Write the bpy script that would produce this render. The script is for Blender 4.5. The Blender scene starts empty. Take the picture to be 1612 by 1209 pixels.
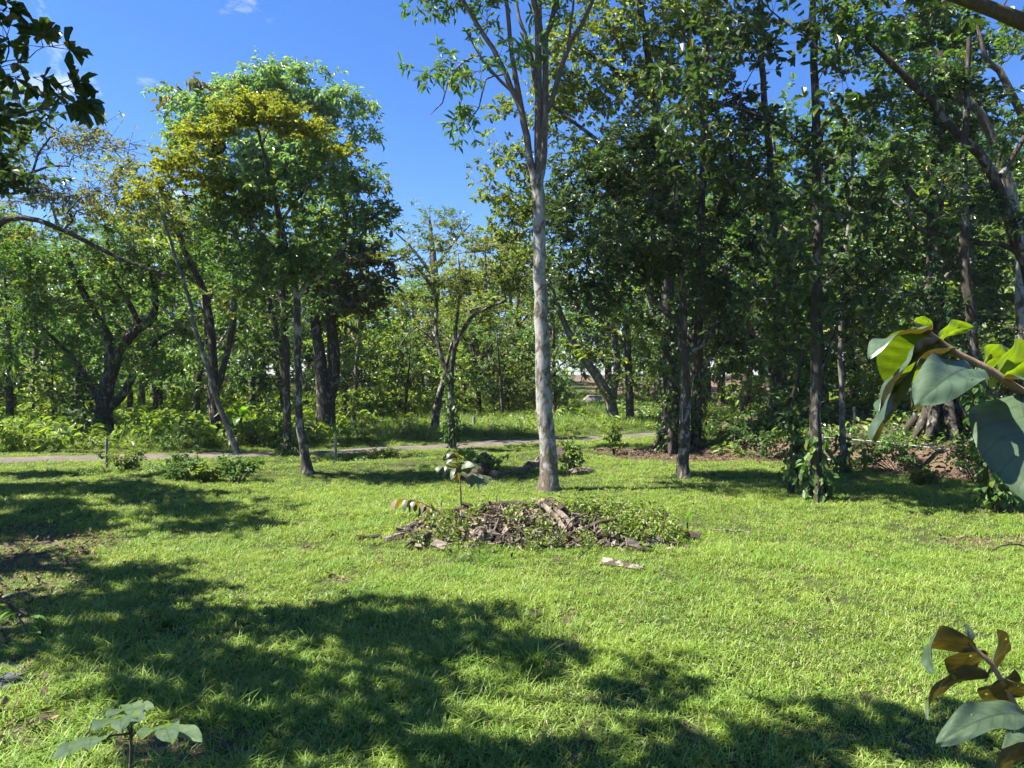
import bpy, math, random
import numpy as np
from mathutils import Vector

# ------------------------------------------------------------------ camera, light, exposure
scene = bpy.context.scene
PW, PH, F, HZ, CH = 1612.0, 1209.0, 1211.0, 590.0, 2.3      # photo size, focal length in px, horizon row, eye height
cam_d = bpy.data.cameras.new('camera')
cam = bpy.data.objects.new('camera', cam_d)
scene.collection.objects.link(cam)
cam.location = (0, 0, CH)
cam.rotation_euler = (math.radians(90), 0, 0)
cam_d.sensor_fit = 'HORIZONTAL'
cam_d.sensor_width = 36.0
cam_d.lens = 36.0 * F / PW
cam_d.shift_y = (HZ - PH / 2) / PW
cam_d.clip_start = 0.05
cam_d.clip_end = 2000
scene.camera = cam

SUN_EL, SUN_AZ = 57.0, 268.0      # azimuth measured clockwise from +Y; 270 = from the left
el, az = math.radians(SUN_EL), math.radians(SUN_AZ)
sun_vec = Vector((math.sin(az) * math.cos(el), math.cos(az) * math.cos(el), math.sin(el)))
sun_d = bpy.data.lights.new('sun', 'SUN')
sun_d.energy = 5.0
sun_d.angle = math.radians(0.53)
sun_d.color = (1.0, 0.95, 0.86)
sun = bpy.data.objects.new('sun', sun_d)
scene.collection.objects.link(sun)
sun.rotation_euler = (-sun_vec).to_track_quat('-Z', 'Y').to_euler()
sun.location = (-20, 0, 40)

world = bpy.data.worlds.new('World')
scene.world = world
world.use_nodes = True
wn, wl = world.node_tree.nodes, world.node_tree.links
wn.clear()
w_out = wn.new('ShaderNodeOutputWorld')
w_bg = wn.new('ShaderNodeBackground')
w_bg.inputs['Strength'].default_value = 0.058
sky = wn.new('ShaderNodeTexSky')
sky.sky_type = 'NISHITA'
sky.sun_disc = False
sky.sun_elevation = el
sky.sun_rotation = az
sky.altitude = 300
sky.air_density = 1.0
sky.dust_density = 0.35
sky.ozone_density = 3.0
w_hs = wn.new('ShaderNodeHueSaturation')
w_hs.inputs['Saturation'].default_value = 1.22
w_hs.inputs['Value'].default_value = 1.0
wl.new(sky.outputs[0], w_hs.inputs['Color'])
w_tc = wn.new('ShaderNodeTexCoord')
w_map = wn.new('ShaderNodeMapping')
w_map.inputs['Scale'].default_value = (1.0, 1.0, 2.6)
w_map.inputs['Location'].default_value = (0.35, 0.1, 0.0)
w_no = wn.new('ShaderNodeTexNoise')
w_no.inputs['Scale'].default_value = 3.4
w_no.inputs['Detail'].default_value = 9
w_no.inputs['Roughness'].default_value = 0.62
w_no.inputs['Distortion'].default_value = 0.5
w_rp = wn.new('ShaderNodeMapRange')
w_rp.inputs['From Min'].default_value = 0.60
w_rp.inputs['From Max'].default_value = 0.80
w_mx = wn.new('ShaderNodeMix')
w_mx.data_type = 'RGBA'
w_mx.inputs[7].default_value = (8.5, 8.7, 9.0, 1)
wl.new(w_tc.outputs['Generated'], w_map.inputs['Vector'])
wl.new(w_map.outputs[0], w_no.inputs['Vector'])
wl.new(w_no.outputs[0], w_rp.inputs['Value'])
wl.new(w_rp.outputs[0], w_mx.inputs[0])
w_ti = wn.new('ShaderNodeMix'); w_ti.data_type = 'RGBA'; w_ti.blend_type = 'MULTIPLY'
w_ti.inputs[0].default_value = 1.0
w_ti.inputs[7].default_value = (.70, .795, 1.06, 1)
wl.new(w_hs.outputs[0], w_ti.inputs[6])
wl.new(w_ti.outputs[2], w_mx.inputs[6])
wl.new(w_mx.outputs[2], w_bg.inputs['Color'])
wl.new(w_bg.outputs[0], w_out.inputs['Surface'])

vs = scene.view_settings
vs.view_transform = 'Standard'
vs.look = 'None'
vs.gamma = 1.0
vs.use_curve_mapping = False
vs.exposure = 1.9

scene.render.engine = 'CYCLES'
cy = scene.cycles
cy.use_denoising = True
cy.max_bounces = 6
cy.diffuse_bounces = 3
cy.glossy_bounces = 2
cy.transmission_bounces = 4
cy.transparent_max_bounces = 4
cy.caustics_reflective = False
cy.caustics_refractive = False
cy.sample_clamp_indirect = 6

C = scene.collection
rng = np.random.default_rng(7)
random.seed(7)

# ------------------------------------------------------------------ helpers: noise, terrain, pixels
_perm = np.random.default_rng(11).random((256, 256))
def vnoise(x, y, s=1.0, o=0):
    x = np.asarray(x, float) * s + 91.7 + o * 17.3
    y = np.asarray(y, float) * s + 47.1 + o * 9.1
    xi, yi = np.floor(x).astype(int), np.floor(y).astype(int)
    fx, fy = x - xi, y - yi
    fx, fy = fx * fx * (3 - 2 * fx), fy * fy * (3 - 2 * fy)
    g = lambda a, b: _perm[a % 256, b % 256]
    return (g(xi, yi) * (1 - fx) + g(xi + 1, yi) * fx) * (1 - fy) + (g(xi, yi + 1) * (1 - fx) + g(xi + 1, yi + 1) * fx) * fy
def fbm(x, y, s=1.0, o=0):
    return (vnoise(x, y, s, o) * .5 + vnoise(x, y, s * 2.1, o + 1) * .3 + vnoise(x, y, s * 4.3, o + 2) * .2)
def sstep(a, b, v):
    t = np.clip((np.asarray(v, float) - a) / (b - a), 0, 1)
    return t * t * (3 - 2 * t)

ROAD = np.array([(-60, 18.0), (-30, 19.2), (-13.7, 20.7), (-9.8, 21.4), (-5.8, 22.8), (-1.2, 25.3), (2.1, 27.4), (4.8, 29.3), (9, 31.6), (16, 33.2), (28, 34.5), (60, 36)])
def road_y(x):
    return np.interp(x, ROAD[:, 0], ROAD[:, 1])
_rd = np.concatenate([np.linspace(ROAD[i], ROAD[i + 1], 40) for i in range(len(ROAD) - 1)])
def road_dist(x, y):
    x, y = np.atleast_1d(np.asarray(x, float)), np.atleast_1d(np.asarray(y, float))
    out = np.full(x.shape, 1e9)
    for i in range(0, len(_rd), 4):
        out = np.minimum(out, np.hypot(x - _rd[i, 0], y - _rd[i, 1]))
    return out
BX = [0, 2.8, 7, 8.6, 10, 10.8, 14, 22]
BY = [26, 22.6, 21.4, 19.2, 17.4, 16.0, 12.5, 6]
def H(x, y):
    x, y = np.asarray(x, float), np.asarray(y, float)
    h = (vnoise(x, y, .35, 5) - .5) * .10 + (vnoise(x, y, 1.3, 6) - .5) * .035
    h = h * sstep(0.5, 3, y)
    ry = road_y(np.clip(x, -60, 6))
    t = y - (ry - 2.9)
    w = sstep(-9.5, -6.5, x) * (1 - sstep(.5, 3.0, x))
    h = h - .38 * np.exp(-(t / .75) ** 2) * w + .13 * np.exp(-((t + 1.9) / .8) ** 2) * w
    by = np.interp(x, BX, BY)
    tb = y - by
    rx = sstep(4.5, 8.5, x) * (1 - sstep(25.5, 29.5, y))
    h = h + rx * (sstep(-.1, .9, tb) * .55 + sstep(.5, 9, tb) * .7)
    h = h + (.07 + .24 * fbm(x, y, 2.6, 31)) * np.exp(-((x - .45) / 1.35) ** 4 - ((y - 11.1) / .8) ** 2)
    h = h + sstep(34, 110, y) * 2.2
    h = h + .12 * sstep(1.3, 3.0, y - ry) * (x < 8)
    return h
def G(px, py):
    d = 10.0
    for _ in range(40):
        x = (px - PW / 2) / F * d
        dn = (CH - float(H(x, d))) * F / (py - HZ)
        d = .5 * d + .5 * min(max(dn, 1.0), 200)
    x = (px - PW / 2) / F * d
    return np.array([x, d, float(H(x, d))])
def P(px, py, d):
    return np.array([(px - PW / 2) / F * d, d, CH + (HZ - py) / F * d])
def bare(x, y):
    """how bare (soil and litter instead of grass) the ground is, 0 to 1"""
    x, y = np.asarray(x, float), np.asarray(y, float)
    b = sstep(.62, .80, fbm(x, y, .55, 3)) * .35
    b = np.maximum(b, sstep(-.5, .9, (-2.35 - .42 * (y - 4)) - x + (fbm(x, y, .9, 8) - .5) * 2.2) * (1 - sstep(10.5, 14, y)) * .52)
    b = np.maximum(b, .8 * sstep(.9, .3, np.hypot((x + 2.05) / .9, (y - 4.75) / .45)))
    by = np.interp(x, BX, BY)
    b = np.maximum(b, sstep(-1.7, -.3, y - by + (fbm(x, y, .8, 9) - .5) * 2.0) * sstep(1.8, 3.4, x) * .95 * (1 - sstep(.9, 2.2, y - by) * (1 - sstep(6.0, 7.5, x))))
    b = np.maximum(b, .55 * sstep(1.0, .3, np.hypot((x - 6.9) / 2.2, (y - 10.6) / .55)))
    b = np.maximum(b, sstep(.95, .5, road_dist(x, y).reshape(x.shape)) * .9)
    for cx, cy, r in ((.45, 7.1, .35), (.5, 6.35, .3), (-1.9, 8.6, .4), (2.5, 5.4, .35), (-2.7, 10.2, .45), (1.2, 5.0, .3), (3.1, 8.9, .3), (4.6, 9.8, .35)):
        b = np.maximum(b, .55 * sstep(r, r * .2, np.hypot(x - cx, y - cy) + (fbm(x, y, 3, 4) - .5) * .3))
    b = np.maximum(b, .95 * sstep(1.15, .75, np.hypot((x - .4) / 1.9, (y - 11.0) / .85) + (fbm(x, y, 2.0, 14) - .5) * .7))
    return np.clip(b, 0, 1)

# ------------------------------------------------------------------ helpers: mesh and objects
def make_mesh(name, V, faces_list, mats, mat_idx=None, rnd=None, smooth=False):
    """faces_list: list of (n,k) int arrays."""
    me = bpy.data.meshes.new(name)
    V = np.asarray(V, np.float32)
    nl = sum(f.size for f in faces_list)
    nf = sum(len(f) for f in faces_list)
    me.vertices.add(len(V))
    me.vertices.foreach_set('co', V.ravel())
    me.loops.add(nl)
    me.polygons.add(nf)
    me.loops.foreach_set('vertex_index', np.concatenate([f.ravel() for f in faces_list]).astype(np.int32))
    tot = np.concatenate([np.full(len(f), f.shape[1], np.int32) for f in faces_list])
    st = np.zeros(nf, np.int32)
    st[1:] = np.cumsum(tot)[:-1]
    me.polygons.foreach_set('loop_start', st)
    me.polygons.foreach_set('loop_total', tot)
    for m in (mats if isinstance(mats, (list, tuple)) else [mats]):
        me.materials.append(m)
    if mat_idx is not None:
        me.polygons.foreach_set('material_index', np.asarray(mat_idx, np.int32))
    if rnd is not None:
        a = me.attributes.new('rnd', 'FLOAT', 'FACE')
        a.data.foreach_set('value', np.asarray(rnd, np.float32))
    me.polygons.foreach_set('use_smooth', np.full(nf, bool(smooth)))
    me.update(calc_edges=True)
    me.validate()
    return me
def obj(name, me, parent=None, loc=(0, 0, 0)):
    o = bpy.data.objects.new(name, me)
    C.objects.link(o)
    o.location = loc
    if parent is not None:
        o.parent = parent
    return o
def tag(o, label=None, cat=None, group=None, kind=None):
    if label: o['label'] = label
    if cat: o['category'] = cat
    if group: o['group'] = group
    if kind: o['kind'] = kind
    return o
def thing(name, loc, label, cat, group=None):
    o = bpy.data.objects.new(name, None)
    o.empty_display_size = .2
    C.objects.link(o)
    o.location = loc
    return tag(o, label, cat, group)

class Buf:
    def __init__(s):
        s.v, s.q, s.t, s.n = [], [], [], 0
    def add(s, V, quads=None, tris=None):
        if quads is not None and len(quads): s.q.append(np.asarray(quads) + s.n)
        if tris is not None and len(tris): s.t.append(np.asarray(tris) + s.n)
        s.v.append(np.asarray(V)); s.n += len(V)
    def tube(s, pts, rad, k=6, wob=0.0, cap=False, seed=0):
        pts, rad = np.asarray(pts, float), np.asarray(rad, float)
        n = len(pts)
        if n < 2: return
        T = np.gradient(pts, axis=0)
        T /= np.linalg.norm(T, axis=1)[:, None] + 1e-9
        u = np.cross(T[0], (0.31, 0.95, 0.12) if abs(T[0][2]) > .7 else (0, 0, 1.0))
        u /= np.linalg.norm(u) + 1e-9
        ang = np.arange(k) * 2 * math.pi / k
        ca, sa = np.cos(ang)[:, None], np.sin(ang)[:, None]
        r = np.random.default_rng(seed + n)
        out = np.empty((n, k, 3))
        lob = 1 + wob * (r.random(k) - .5)[:, None] * 2
        for i in range(n):
            u = u - T[i] * np.dot(u, T[i])
            u /= np.linalg.norm(u) + 1e-9
            w = np.cross(T[i], u)
            rr = rad[i] * (lob + wob * .6 * (r.random(k) - .5)[:, None])
            out[i] = pts[i] + (ca * u + sa * w) * rr
        idx = np.arange(n * k).reshape(n, k)
        a, b = idx[:-1], idx[1:]
        q = np.stack([a, np.roll(a, -1, 1), np.roll(b, -1, 1), b], -1).reshape(-1, 4)
        V = out.reshape(-1, 3)
        tr = None
        if cap:
            V = np.vstack([V, pts[0] - T[0] * rad[0] * .02, pts[-1] + T[-1] * rad[-1] * .02])
            c0, c1 = n * k, n * k + 1
            tr = [(c0, idx[0][(j + 1) % k], idx[0][j]) for j in range(k)] + [(c1, idx[-1][j], idx[-1][(j + 1) % k]) for j in range(k)]
        s.add(V, q, tr)
    def mesh(s, name, mats, **kw):
        fl = []
        if s.q: fl.append(np.concatenate(s.q))
        if s.t: fl.append(np.concatenate(s.t))
        return make_mesh(name, np.concatenate(s.v), fl, mats, **kw)

def unit(a):
    return a / (np.linalg.norm(a, axis=-1, keepdims=True) + 1e-9)
def runit(r, n):
    return unit(r.normal(size=(n, 3)))

def leaf_arrays(Pos, Ax, Nm, L, W, hexa=True, r=None, curl=.18, fold=.10, obov=False):
    """a leaf at each Pos: axis, normal, length, relative width -> verts, quads/tris, per-face random"""
    n = len(Pos)
    Ax = unit(Ax)
    Sd = unit(np.cross(Nm, Ax))
    Nn = np.cross(Ax, Sd)
    if hexa:
        tmpl = np.array([(0, 0, 0), (.28, .44, fold), (.68, .42, fold * .6), (1, 0, -curl), (.68, -.42, fold * .6), (.28, -.44, fold)])
        if obov: tmpl[:, 0] = (0, .36, .80, 1, .80, .36); tmpl[:, 1] = (0, .30, .48, 0, -.48, -.30)
        V = (Pos[:, None] + Ax[:, None] * (tmpl[None, :, 0:1] * L[:, None, None]) + Sd[:, None] * (tmpl[None, :, 1:2] * (L * W)[:, None, None]) + Nn[:, None] * (tmpl[None, :, 2:3] * L[:, None, None]))
        b = (np.arange(n) * 6)[:, None]
        f = np.concatenate([b + np.array([0, 3, 2, 1]), b + np.array([0, 5, 4, 3])])
    else:
        tmpl = np.array([(0, 0, 0), (.45, .5, fold), (1, 0, -curl), (.45, -.5, fold)])
        V = (Pos[:, None] + Ax[:, None] * (tmpl[None, :, 0:1] * L[:, None, None]) + Sd[:, None] * (tmpl[None, :, 1:2] * (L * W)[:, None, None]) + Nn[:, None] * (tmpl[None, :, 2:3] * L[:, None, None]))
        b = (np.arange(n) * 4)[:, None]
        f = np.concatenate([b + np.array([0, 2, 1]), b + np.array([0, 3, 2])])
    rv = r.random(n)
    return V.reshape(-1, 3), f, np.concatenate([rv, rv])

# ------------------------------------------------------------------ materials
def new_mat(name):
    m = bpy.data.materials.new(name)
    m.use_nodes = True
    n, l = m.node_tree.nodes, m.node_tree.links
    n.clear()
    out = n.new('ShaderNodeOutputMaterial')
    return m, n, l, out
def mixc(n, l, fac, a, b, typ='MIX'):
    x = n.new('ShaderNodeMix'); x.data_type = 'RGBA'; x.blend_type = typ
    for k, v in ((0, fac), (6, a), (7, b)):
        if hasattr(v, 'is_linked') or hasattr(v, 'links'): l.new(v, x.inputs[k])
        elif k == 0: x.inputs[0].default_value = v
        else: x.inputs[k].default_value = (*v, 1) if len(v) == 3 else v
    return x.outputs[2]
def ramp(n, l, src, stops):
    x = n.new('ShaderNodeValToRGB')
    e = x.color_ramp.elements
    while len(e) < len(stops): e.new(.5)
    for i, (p, c) in enumerate(stops):
        e[i].position = p
        e[i].color = (*c, 1) if len(c) == 3 else c
    l.new(src, x.inputs[0])
    return x.outputs[0]
def noise(n, l, scale, detail=4, rough=.55, vec=None, dist=0.0):
    x = n.new('ShaderNodeTexNoise')
    x.inputs['Scale'].default_value = scale
    x.inputs['Detail'].default_value = detail
    x.inputs['Roughness'].default_value = rough
    x.inputs['Distortion'].default_value = dist
    if vec is not None: l.new(vec, x.inputs['Vector'])
    return x.outputs[0]
def sc3(c, k): return tuple(min(1, v * k) for v in c)

def leaf_mat(name, col, old=None, old_p=.04, trans=.36, rough=.50, under=None, ospread=.25, spec=.5, veins=False):
    """col leaf, darker and lighter leaf by leaf; a share old_p of leaves turned yellow or brown"""
    m, n, l, out = new_mat(name)
    at = n.new('ShaderNodeAttribute'); at.attribute_name = 'rnd'
    old = old or (col[0] * 2.2, col[1] * 1.3, col[2] * .8)
    yel = (col[0] * 1.32, col[1] * 1.2, col[2] * .9)
    c = ramp(n, l, at.outputs['Fac'], [(0, sc3(col, .6)), (.45, col), (1 - old_p - .12, yel), (1 - old_p, sc3(yel, 1.15)), (1 - old_p + .004, old), (1, old)])
    oi = n.new('ShaderNodeObjectInfo')
    mr = n.new('ShaderNodeMapRange')
    mr.inputs['To Min'].default_value = 1 - ospread
    mr.inputs['To Max'].default_value = 1 + ospread
    l.new(oi.outputs['Random'], mr.inputs['Value'])
    hs = n.new('ShaderNodeHueSaturation')
    l.new(mr.outputs[0], hs.inputs['Value'])
    l.new(c, hs.inputs['Color'])
    c = hs.outputs[0]
    p = n.new('ShaderNodeBsdfPrincipled')
    p.inputs['Roughness'].default_value = rough
    p.inputs['Specular IOR Level'].default_value = spec
    base = c
    if under is not None:
        ge = n.new('ShaderNodeNewGeometry')
        base = mixc(n, l, ge.outputs['Backfacing'], c, under)
    if veins:      # pale midrib and side veins, mottled blade
        au = n.new('ShaderNodeAttribute'); au.attribute_name = 'lu'
        av = n.new('ShaderNodeAttribute'); av.attribute_name = 'lv'
        def mth(op, a_, b_=None, c_=None):
            x_ = n.new('ShaderNodeMath'); x_.operation = op
            for k_, v_ in enumerate((a_, b_, c_)):
                if v_ is None: continue
                if isinstance(v_, (int, float)): x_.inputs[k_].default_value = v_
                else: l.new(v_, x_.inputs[k_])
            return x_.outputs[0]
        ab = mth('ABSOLUTE', av.outputs['Fac'])
        ph = mth('MULTIPLY_ADD', ab, -1.6, mth('MULTIPLY', au.outputs['Fac'], 7.0))
        sv = mth('LESS_THAN', mth('FRACT', ph), .13)
        mid_ = mth('LESS_THAN', ab, .05)
        vn = mth('MAXIMUM', mid_, mth('MULTIPLY', sv, .55))
        tcx = n.new('ShaderNodeTexCoord')
        mot = noise(n, l, 28, 5, .6, tcx.outputs['Object'])
        base = mixc(n, l, 1.0, base, ramp(n, l, mot, [(.3, (.72, .74, .72)), (.7, (1.22, 1.2, 1.15))]), 'MULTIPLY')
        base = mixc(n, l, mth('MULTIPLY', vn, .7), base, mixc(n, l, 1.0, base, (.55, .5, .4), 'MULTIPLY'))
        bp_ = n.new('ShaderNodeBump'); bp_.inputs['Strength'].default_value = .35; bp_.inputs['Distance'].default_value = .004
        l.new(mth('MULTIPLY_ADD', vn, -.6, mot), bp_.inputs['Height']); l.new(bp_.outputs[0], p.inputs['Normal'])
    l.new(base, p.inputs['Base Color'])
    t = n.new('ShaderNodeBsdfTranslucent')
    tc = mixc(n, l, 1.0, base, (1.48, 1.55, .5), 'MULTIPLY')
    l.new(tc, t.inputs['Color'])
    mx = n.new('ShaderNodeMixShader')
    mx.inputs[0].default_value = trans
    l.new(p.outputs[0], mx.inputs[1]); l.new(t.outputs[0], mx.inputs[2])
    l.new(mx.outputs[0], out.inputs['Surface'])
    return m

def _md(n, l, src, k):
    x = n.new('ShaderNodeMath'); x.operation = 'MULTIPLY'; x.inputs[1].default_value = k
    l.new(src, x.inputs[0]); return x.outputs[0]
def bark_mat(name, c1, c2, patch=None, patch_amt=.5, moss=None, scale=1.0, bump=.5, soft=.08, zf=None):
    m, n, l, out = new_mat(name)
    tc = n.new('ShaderNodeTexCoord')
    mp = n.new('ShaderNodeMapping')
    mp.inputs['Scale'].default_value = (1, 1, .28)
    l.new(tc.outputs['Object'], mp.inputs['Vector'])
    fine = noise(n, l, 26 * scale, 8, .65, mp.outputs[0])
    c = ramp(n, l, fine, [(.32, c1), (.68, c2)])
    if patch is not None:
        mp2 = n.new('ShaderNodeMapping')
        mp2.inputs['Scale'].default_value = (1, 1, .55)
        l.new(tc.outputs['Object'], mp2.inputs['Vector'])
        pn = noise(n, l, 6.5 * scale, 6, .62, mp2.outputs[0], .6)
        if zf is not None:      # the lichen thins out towards the ground and up in the limbs
            sx_ = n.new('ShaderNodeSeparateXYZ'); l.new(tc.outputs['Object'], sx_.inputs[0])
            zr = ramp(n, l, _md(n, l, sx_.outputs['Z'], .1), [(0, (.78,) * 3), (zf[0] / 10, (.97,) * 3), (zf[1] / 10, (1.03,) * 3), (zf[2] / 10, (.76,) * 3), (1, (.70,) * 3)])
            mm_ = n.new('ShaderNodeMath'); mm_.operation = 'MULTIPLY'
            l.new(pn, mm_.inputs[0]); l.new(zr, mm_.inputs[1]); pn = mm_.outputs[0]
        pf = ramp(n, l, pn, [(max(0, .58 - patch_amt * .35), (0, 0, 0)), (max(.02, .58 - patch_amt * .35 + soft), (1, 1, 1))])
        pv = ramp(n, l, noise(n, l, 60, 4, .6, tc.outputs['Object']), [(.3, sc3(patch, .72)), (.7, patch)])
        c = mixc(n, l, pf, c, pv)
    if moss is not None:
        mn = noise(n, l, 4.2 * scale, 5, .7, tc.outputs['Object'], .8)
        mf = ramp(n, l, mn, [(.58, (0, 0, 0)), (.68, (.85, .85, .85))])
        c = mixc(n, l, mf, c, moss)
    p = n.new('ShaderNodeBsdfPrincipled')
    p.inputs['Roughness'].default_value = .85
    p.inputs['Specular IOR Level'].default_value = .2
    l.new(c, p.inputs['Base Color'])
    b = n.new('ShaderNodeBump')
    b.inputs['Strength'].default_value = bump
    b.inputs['Distance'].default_value = .03
    l.new(fine, b.inputs['Height'])
    l.new(b.outputs[0], p.inputs['Normal'])
    l.new(p.outputs[0], out.inputs['Surface'])
    return m

M = {}
M['leaf_dark'] = leaf_mat('leaf_dark', (0.048, 0.092, 0.038), trans=.30, rough=.36)
M['leaf_mid'] = leaf_mat('leaf_mid', (0.092, 0.178, 0.056), trans=.36)
M['leaf_light'] = leaf_mat('leaf_light', (0.145, 0.215, 0.055), trans=.42)
M['leaf_yellow'] = leaf_mat('leaf_yellow', (0.185, 0.212, 0.034), trans=.42, old=(.19, .19, .03), old_p=.08)
M['leaf_yelgreen'] = leaf_mat('leaf_yelgreen', (0.150, 0.205, 0.050), trans=.40, old=(.26, .25, .04), old_p=.08)
M['leaf_blue'] = leaf_mat('leaf_blue', (0.163, 0.268, 0.149), trans=.34, rough=.35)
M['leaf_bronze'] = leaf_mat('leaf_bronze', (0.120, 0.125, 0.055), trans=.34, old=(.15, .11, .05), old_p=.15)
M['leaf_olive'] = leaf_mat('leaf_olive', (0.196, 0.228, 0.074), trans=.4, old=(.22, .20, .06), old_p=.08)
M['leaf_sparse'] = leaf_mat('leaf_sparse', (0.165, 0.178, 0.095), trans=.38, old=(.20, .18, .11), old_p=.2)
M['leaf_big'] = leaf_mat('leaf_big', (0.056, 0.100, 0.040), trans=.34, rough=.42)
M['leaf_vine'] = leaf_mat('leaf_vine', (.055, .115, .024), trans=.36)
M['leaf_pile'] = leaf_mat('leaf_pile', (0.140, 0.205, 0.045), trans=.40, old=(.30, .24, .09), old_p=.06)
M['leaf_banana'] = leaf_mat('leaf_banana', (.11, .22, .025), trans=.45, rough=.35)
M['leaf_sapling'] = leaf_mat('leaf_sapling', (.070, .100, .048), trans=.30, rough=.40, under=(.20, .135, .025), old_p=.02, veins=True)
M['leaf_fore'] = leaf_mat('leaf_fore', (.060, .096, .056), trans=.24, rough=.40, under=(.068, .050, .016), old_p=.01, ospread=.1, veins=True)
M['leaf_fore_young'] = leaf_mat('leaf_fore_young', (.115, .165, .070), trans=.48, rough=.42, under=(.125, .185, .012), old_p=.01, ospread=.05, veins=True)
M['leaf_overhang'] = leaf_mat('leaf_overhang', (.040, .080, .018), trans=.34, rough=.34)
M['leaf_fern'] = leaf_mat('leaf_fern', (.10, .19, .025), trans=.42)
M['dry_leaf'] = leaf_mat('dry_leaf', (.130, .098, .068), trans=.10, rough=.8, old=(.28, .22, .16), old_p=.2, spec=.2)
M['bark_pale'] = bark_mat('bark_pale', (.060, .046, .034), (.17, .14, .105), patch=(.37, .36, .325), patch_amt=.46, moss=(.026, .023, .016), soft=.12, zf=(1.3, 5.5, 7.2))
M['bark_mottle'] = bark_mat('bark_mottle', (.032, .026, .020), (.095, .078, .058), patch=(.30, .285, .24), patch_amt=.20, moss=(.030, .035, .018))
M['bark_dark'] = bark_mat('bark_dark', (.022, .018, .014), (.075, .060, .045), patch=(.22, .21, .18), patch_amt=.12, moss=(.030, .040, .016))
M['bark_grey'] = bark_mat('bark_grey', (.060, .050, .040), (.16, .14, .115), patch=(.30, .29, .26), patch_amt=.18)
M['bark_moss'] = bark_mat('bark_moss', (.040, .030, .020), (.10, .075, .045), moss=(.085, .090, .020), scale=1.4)
M['twig'] = bark_mat('twig', (.14, .09, .05), (.30, .21, .13), bump=.2)
M['wood_old'] = bark_mat('wood_old', (.085, .068, .052), (.27, .225, .175), patch=(.025, .020, .015), patch_amt=.18, scale=1.2)
M['wood_dark'] = bark_mat('wood_dark', (.018, .014, .010), (.075, .055, .04), moss=(.06, .085, .02), scale=1.2)
M['wood_white'] = bark_mat('wood_white', (.13, .105, .08), (.36, .32, .26), patch=(.07, .055, .04), patch_amt=.30)
M['post_wood'] = bark_mat('post_wood', (.13, .115, .10), (.30, .275, .24))
M['nest'] = bark_mat('nest', (.010, .008, .006), (.035, .026, .018))

def grass_mat(name, lo, hi, dry, dry_p=.12):
    m, n, l, out = new_mat(name)
    oi = n.new('ShaderNodeObjectInfo')
    at = n.new('ShaderNodeAttribute'); at.attribute_name = 'rnd'
    patch = noise(n, l, .9, 6, .72, oi.outputs['Location'])
    c = ramp(n, l, patch, [(.33, lo), (.66, hi)])
    v = ramp(n, l, at.outputs['Fac'], [(0, (.62, .62, .62)), (1 - dry_p, (1.2, 1.2, 1.2)), (1 - dry_p + .01, (1, 1, 1))])
    c = mixc(n, l, 1.0, c, v, 'MULTIPLY')
    df = ramp(n, l, at.outputs['Fac'], [(1 - dry_p, (0, 0, 0)), (1 - dry_p + .01, (1, 1, 1))])
    c = mixc(n, l, df, c, dry)
    p = n.new('ShaderNodeBsdfPrincipled')
    p.inputs['Roughness'].default_value = .50
    p.inputs['Specular IOR Level'].default_value = .35
    l.new(c, p.inputs['Base Color'])
    t = n.new('ShaderNodeBsdfTranslucent')
    l.new(mixc(n, l, 1.0, c, (1.5, 1.4, .6), 'MULTIPLY'), t.inputs['Color'])
    mx = n.new('ShaderNodeMixShader'); mx.inputs[0].default_value = .38
    l.new(p.outputs[0], mx.inputs[1]); l.new(t.outputs[0], mx.inputs[2])
    l.new(mx.outputs[0], out.inputs['Surface'])
    return m
M['grass'] = grass_mat('grass', (.135, .252, .034), (.262, .360, .062), (.46, .41, .20), .12)
M['grass_long'] = grass_mat('grass_long', (.075, .165, .026), (.115, .205, .030), (.30, .27, .11), .06)

def ground_mat():
    m, n, l, out = new_mat('ground')
    tc = n.new('ShaderNodeTexCoord')
    at = n.new('ShaderNodeAttribute'); at.attribute_name = 'bare'
    red = n.new('ShaderNodeAttribute'); red.attribute_name = 'red'
    big = noise(n, l, .8, 5, .6, tc.outputs['Object'])
    mid = noise(n, l, 7, 6, .65, tc.outputs['Object'])
    fine = noise(n, l, 70, 6, .7, tc.outputs['Object'])
    soil = ramp(n, l, fine, [(.3, (.050, .036, .024)), (.5, (.130, .098, .066)), (.72, (.30, .235, .165))])
    soil = mixc(n, l, ramp(n, l, big, [(.35, (0, 0, 0)), (.65, (.7, .7, .7))]), soil, (.085, .062, .042))
    soil = mixc(n, l, red.outputs['Fac'], soil, mixc(n, l, mid, (.085, .044, .027), (.21, .13, .085)))
    gr = ramp(n, l, fine, [(.3, (.018, .026, .008)), (.6, (.060, .082, .020)), (.78, (.15, .145, .055))])
    ad = n.new('ShaderNodeMath'); ad.operation = 'ADD'
    sb = n.new('ShaderNodeMath'); sb.operation = 'MULTIPLY_ADD'
    sb.inputs[1].default_value = 1.1; sb.inputs[2].default_value = -.55
    l.new(mid, sb.inputs[0])
    l.new(sb.outputs[0], ad.inputs[0]); l.new(at.outputs['Fac'], ad.inputs[1])
    f = ramp(n, l, ad.outputs[0], [(.30, (0, 0, 0)), (.62, (1, 1, 1))])
    c = mixc(n, l, f, gr, soil)
    p = n.new('ShaderNodeBsdfPrincipled')
    p.inputs['Roughness'].default_value = .95
    p.inputs['Specular IOR Level'].default_value = .15
    l.new(c, p.inputs['Base Color'])
    b = n.new('ShaderNodeBump'); b.inputs['Strength'].default_value = .8; b.inputs['Distance'].default_value = .04
    l.new(fine, b.inputs['Height']); l.new(b.outputs[0], p.inputs['Normal'])
    l.new(p.outputs[0], out.inputs['Surface'])
    return m
M['ground'] = ground_mat()
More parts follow.
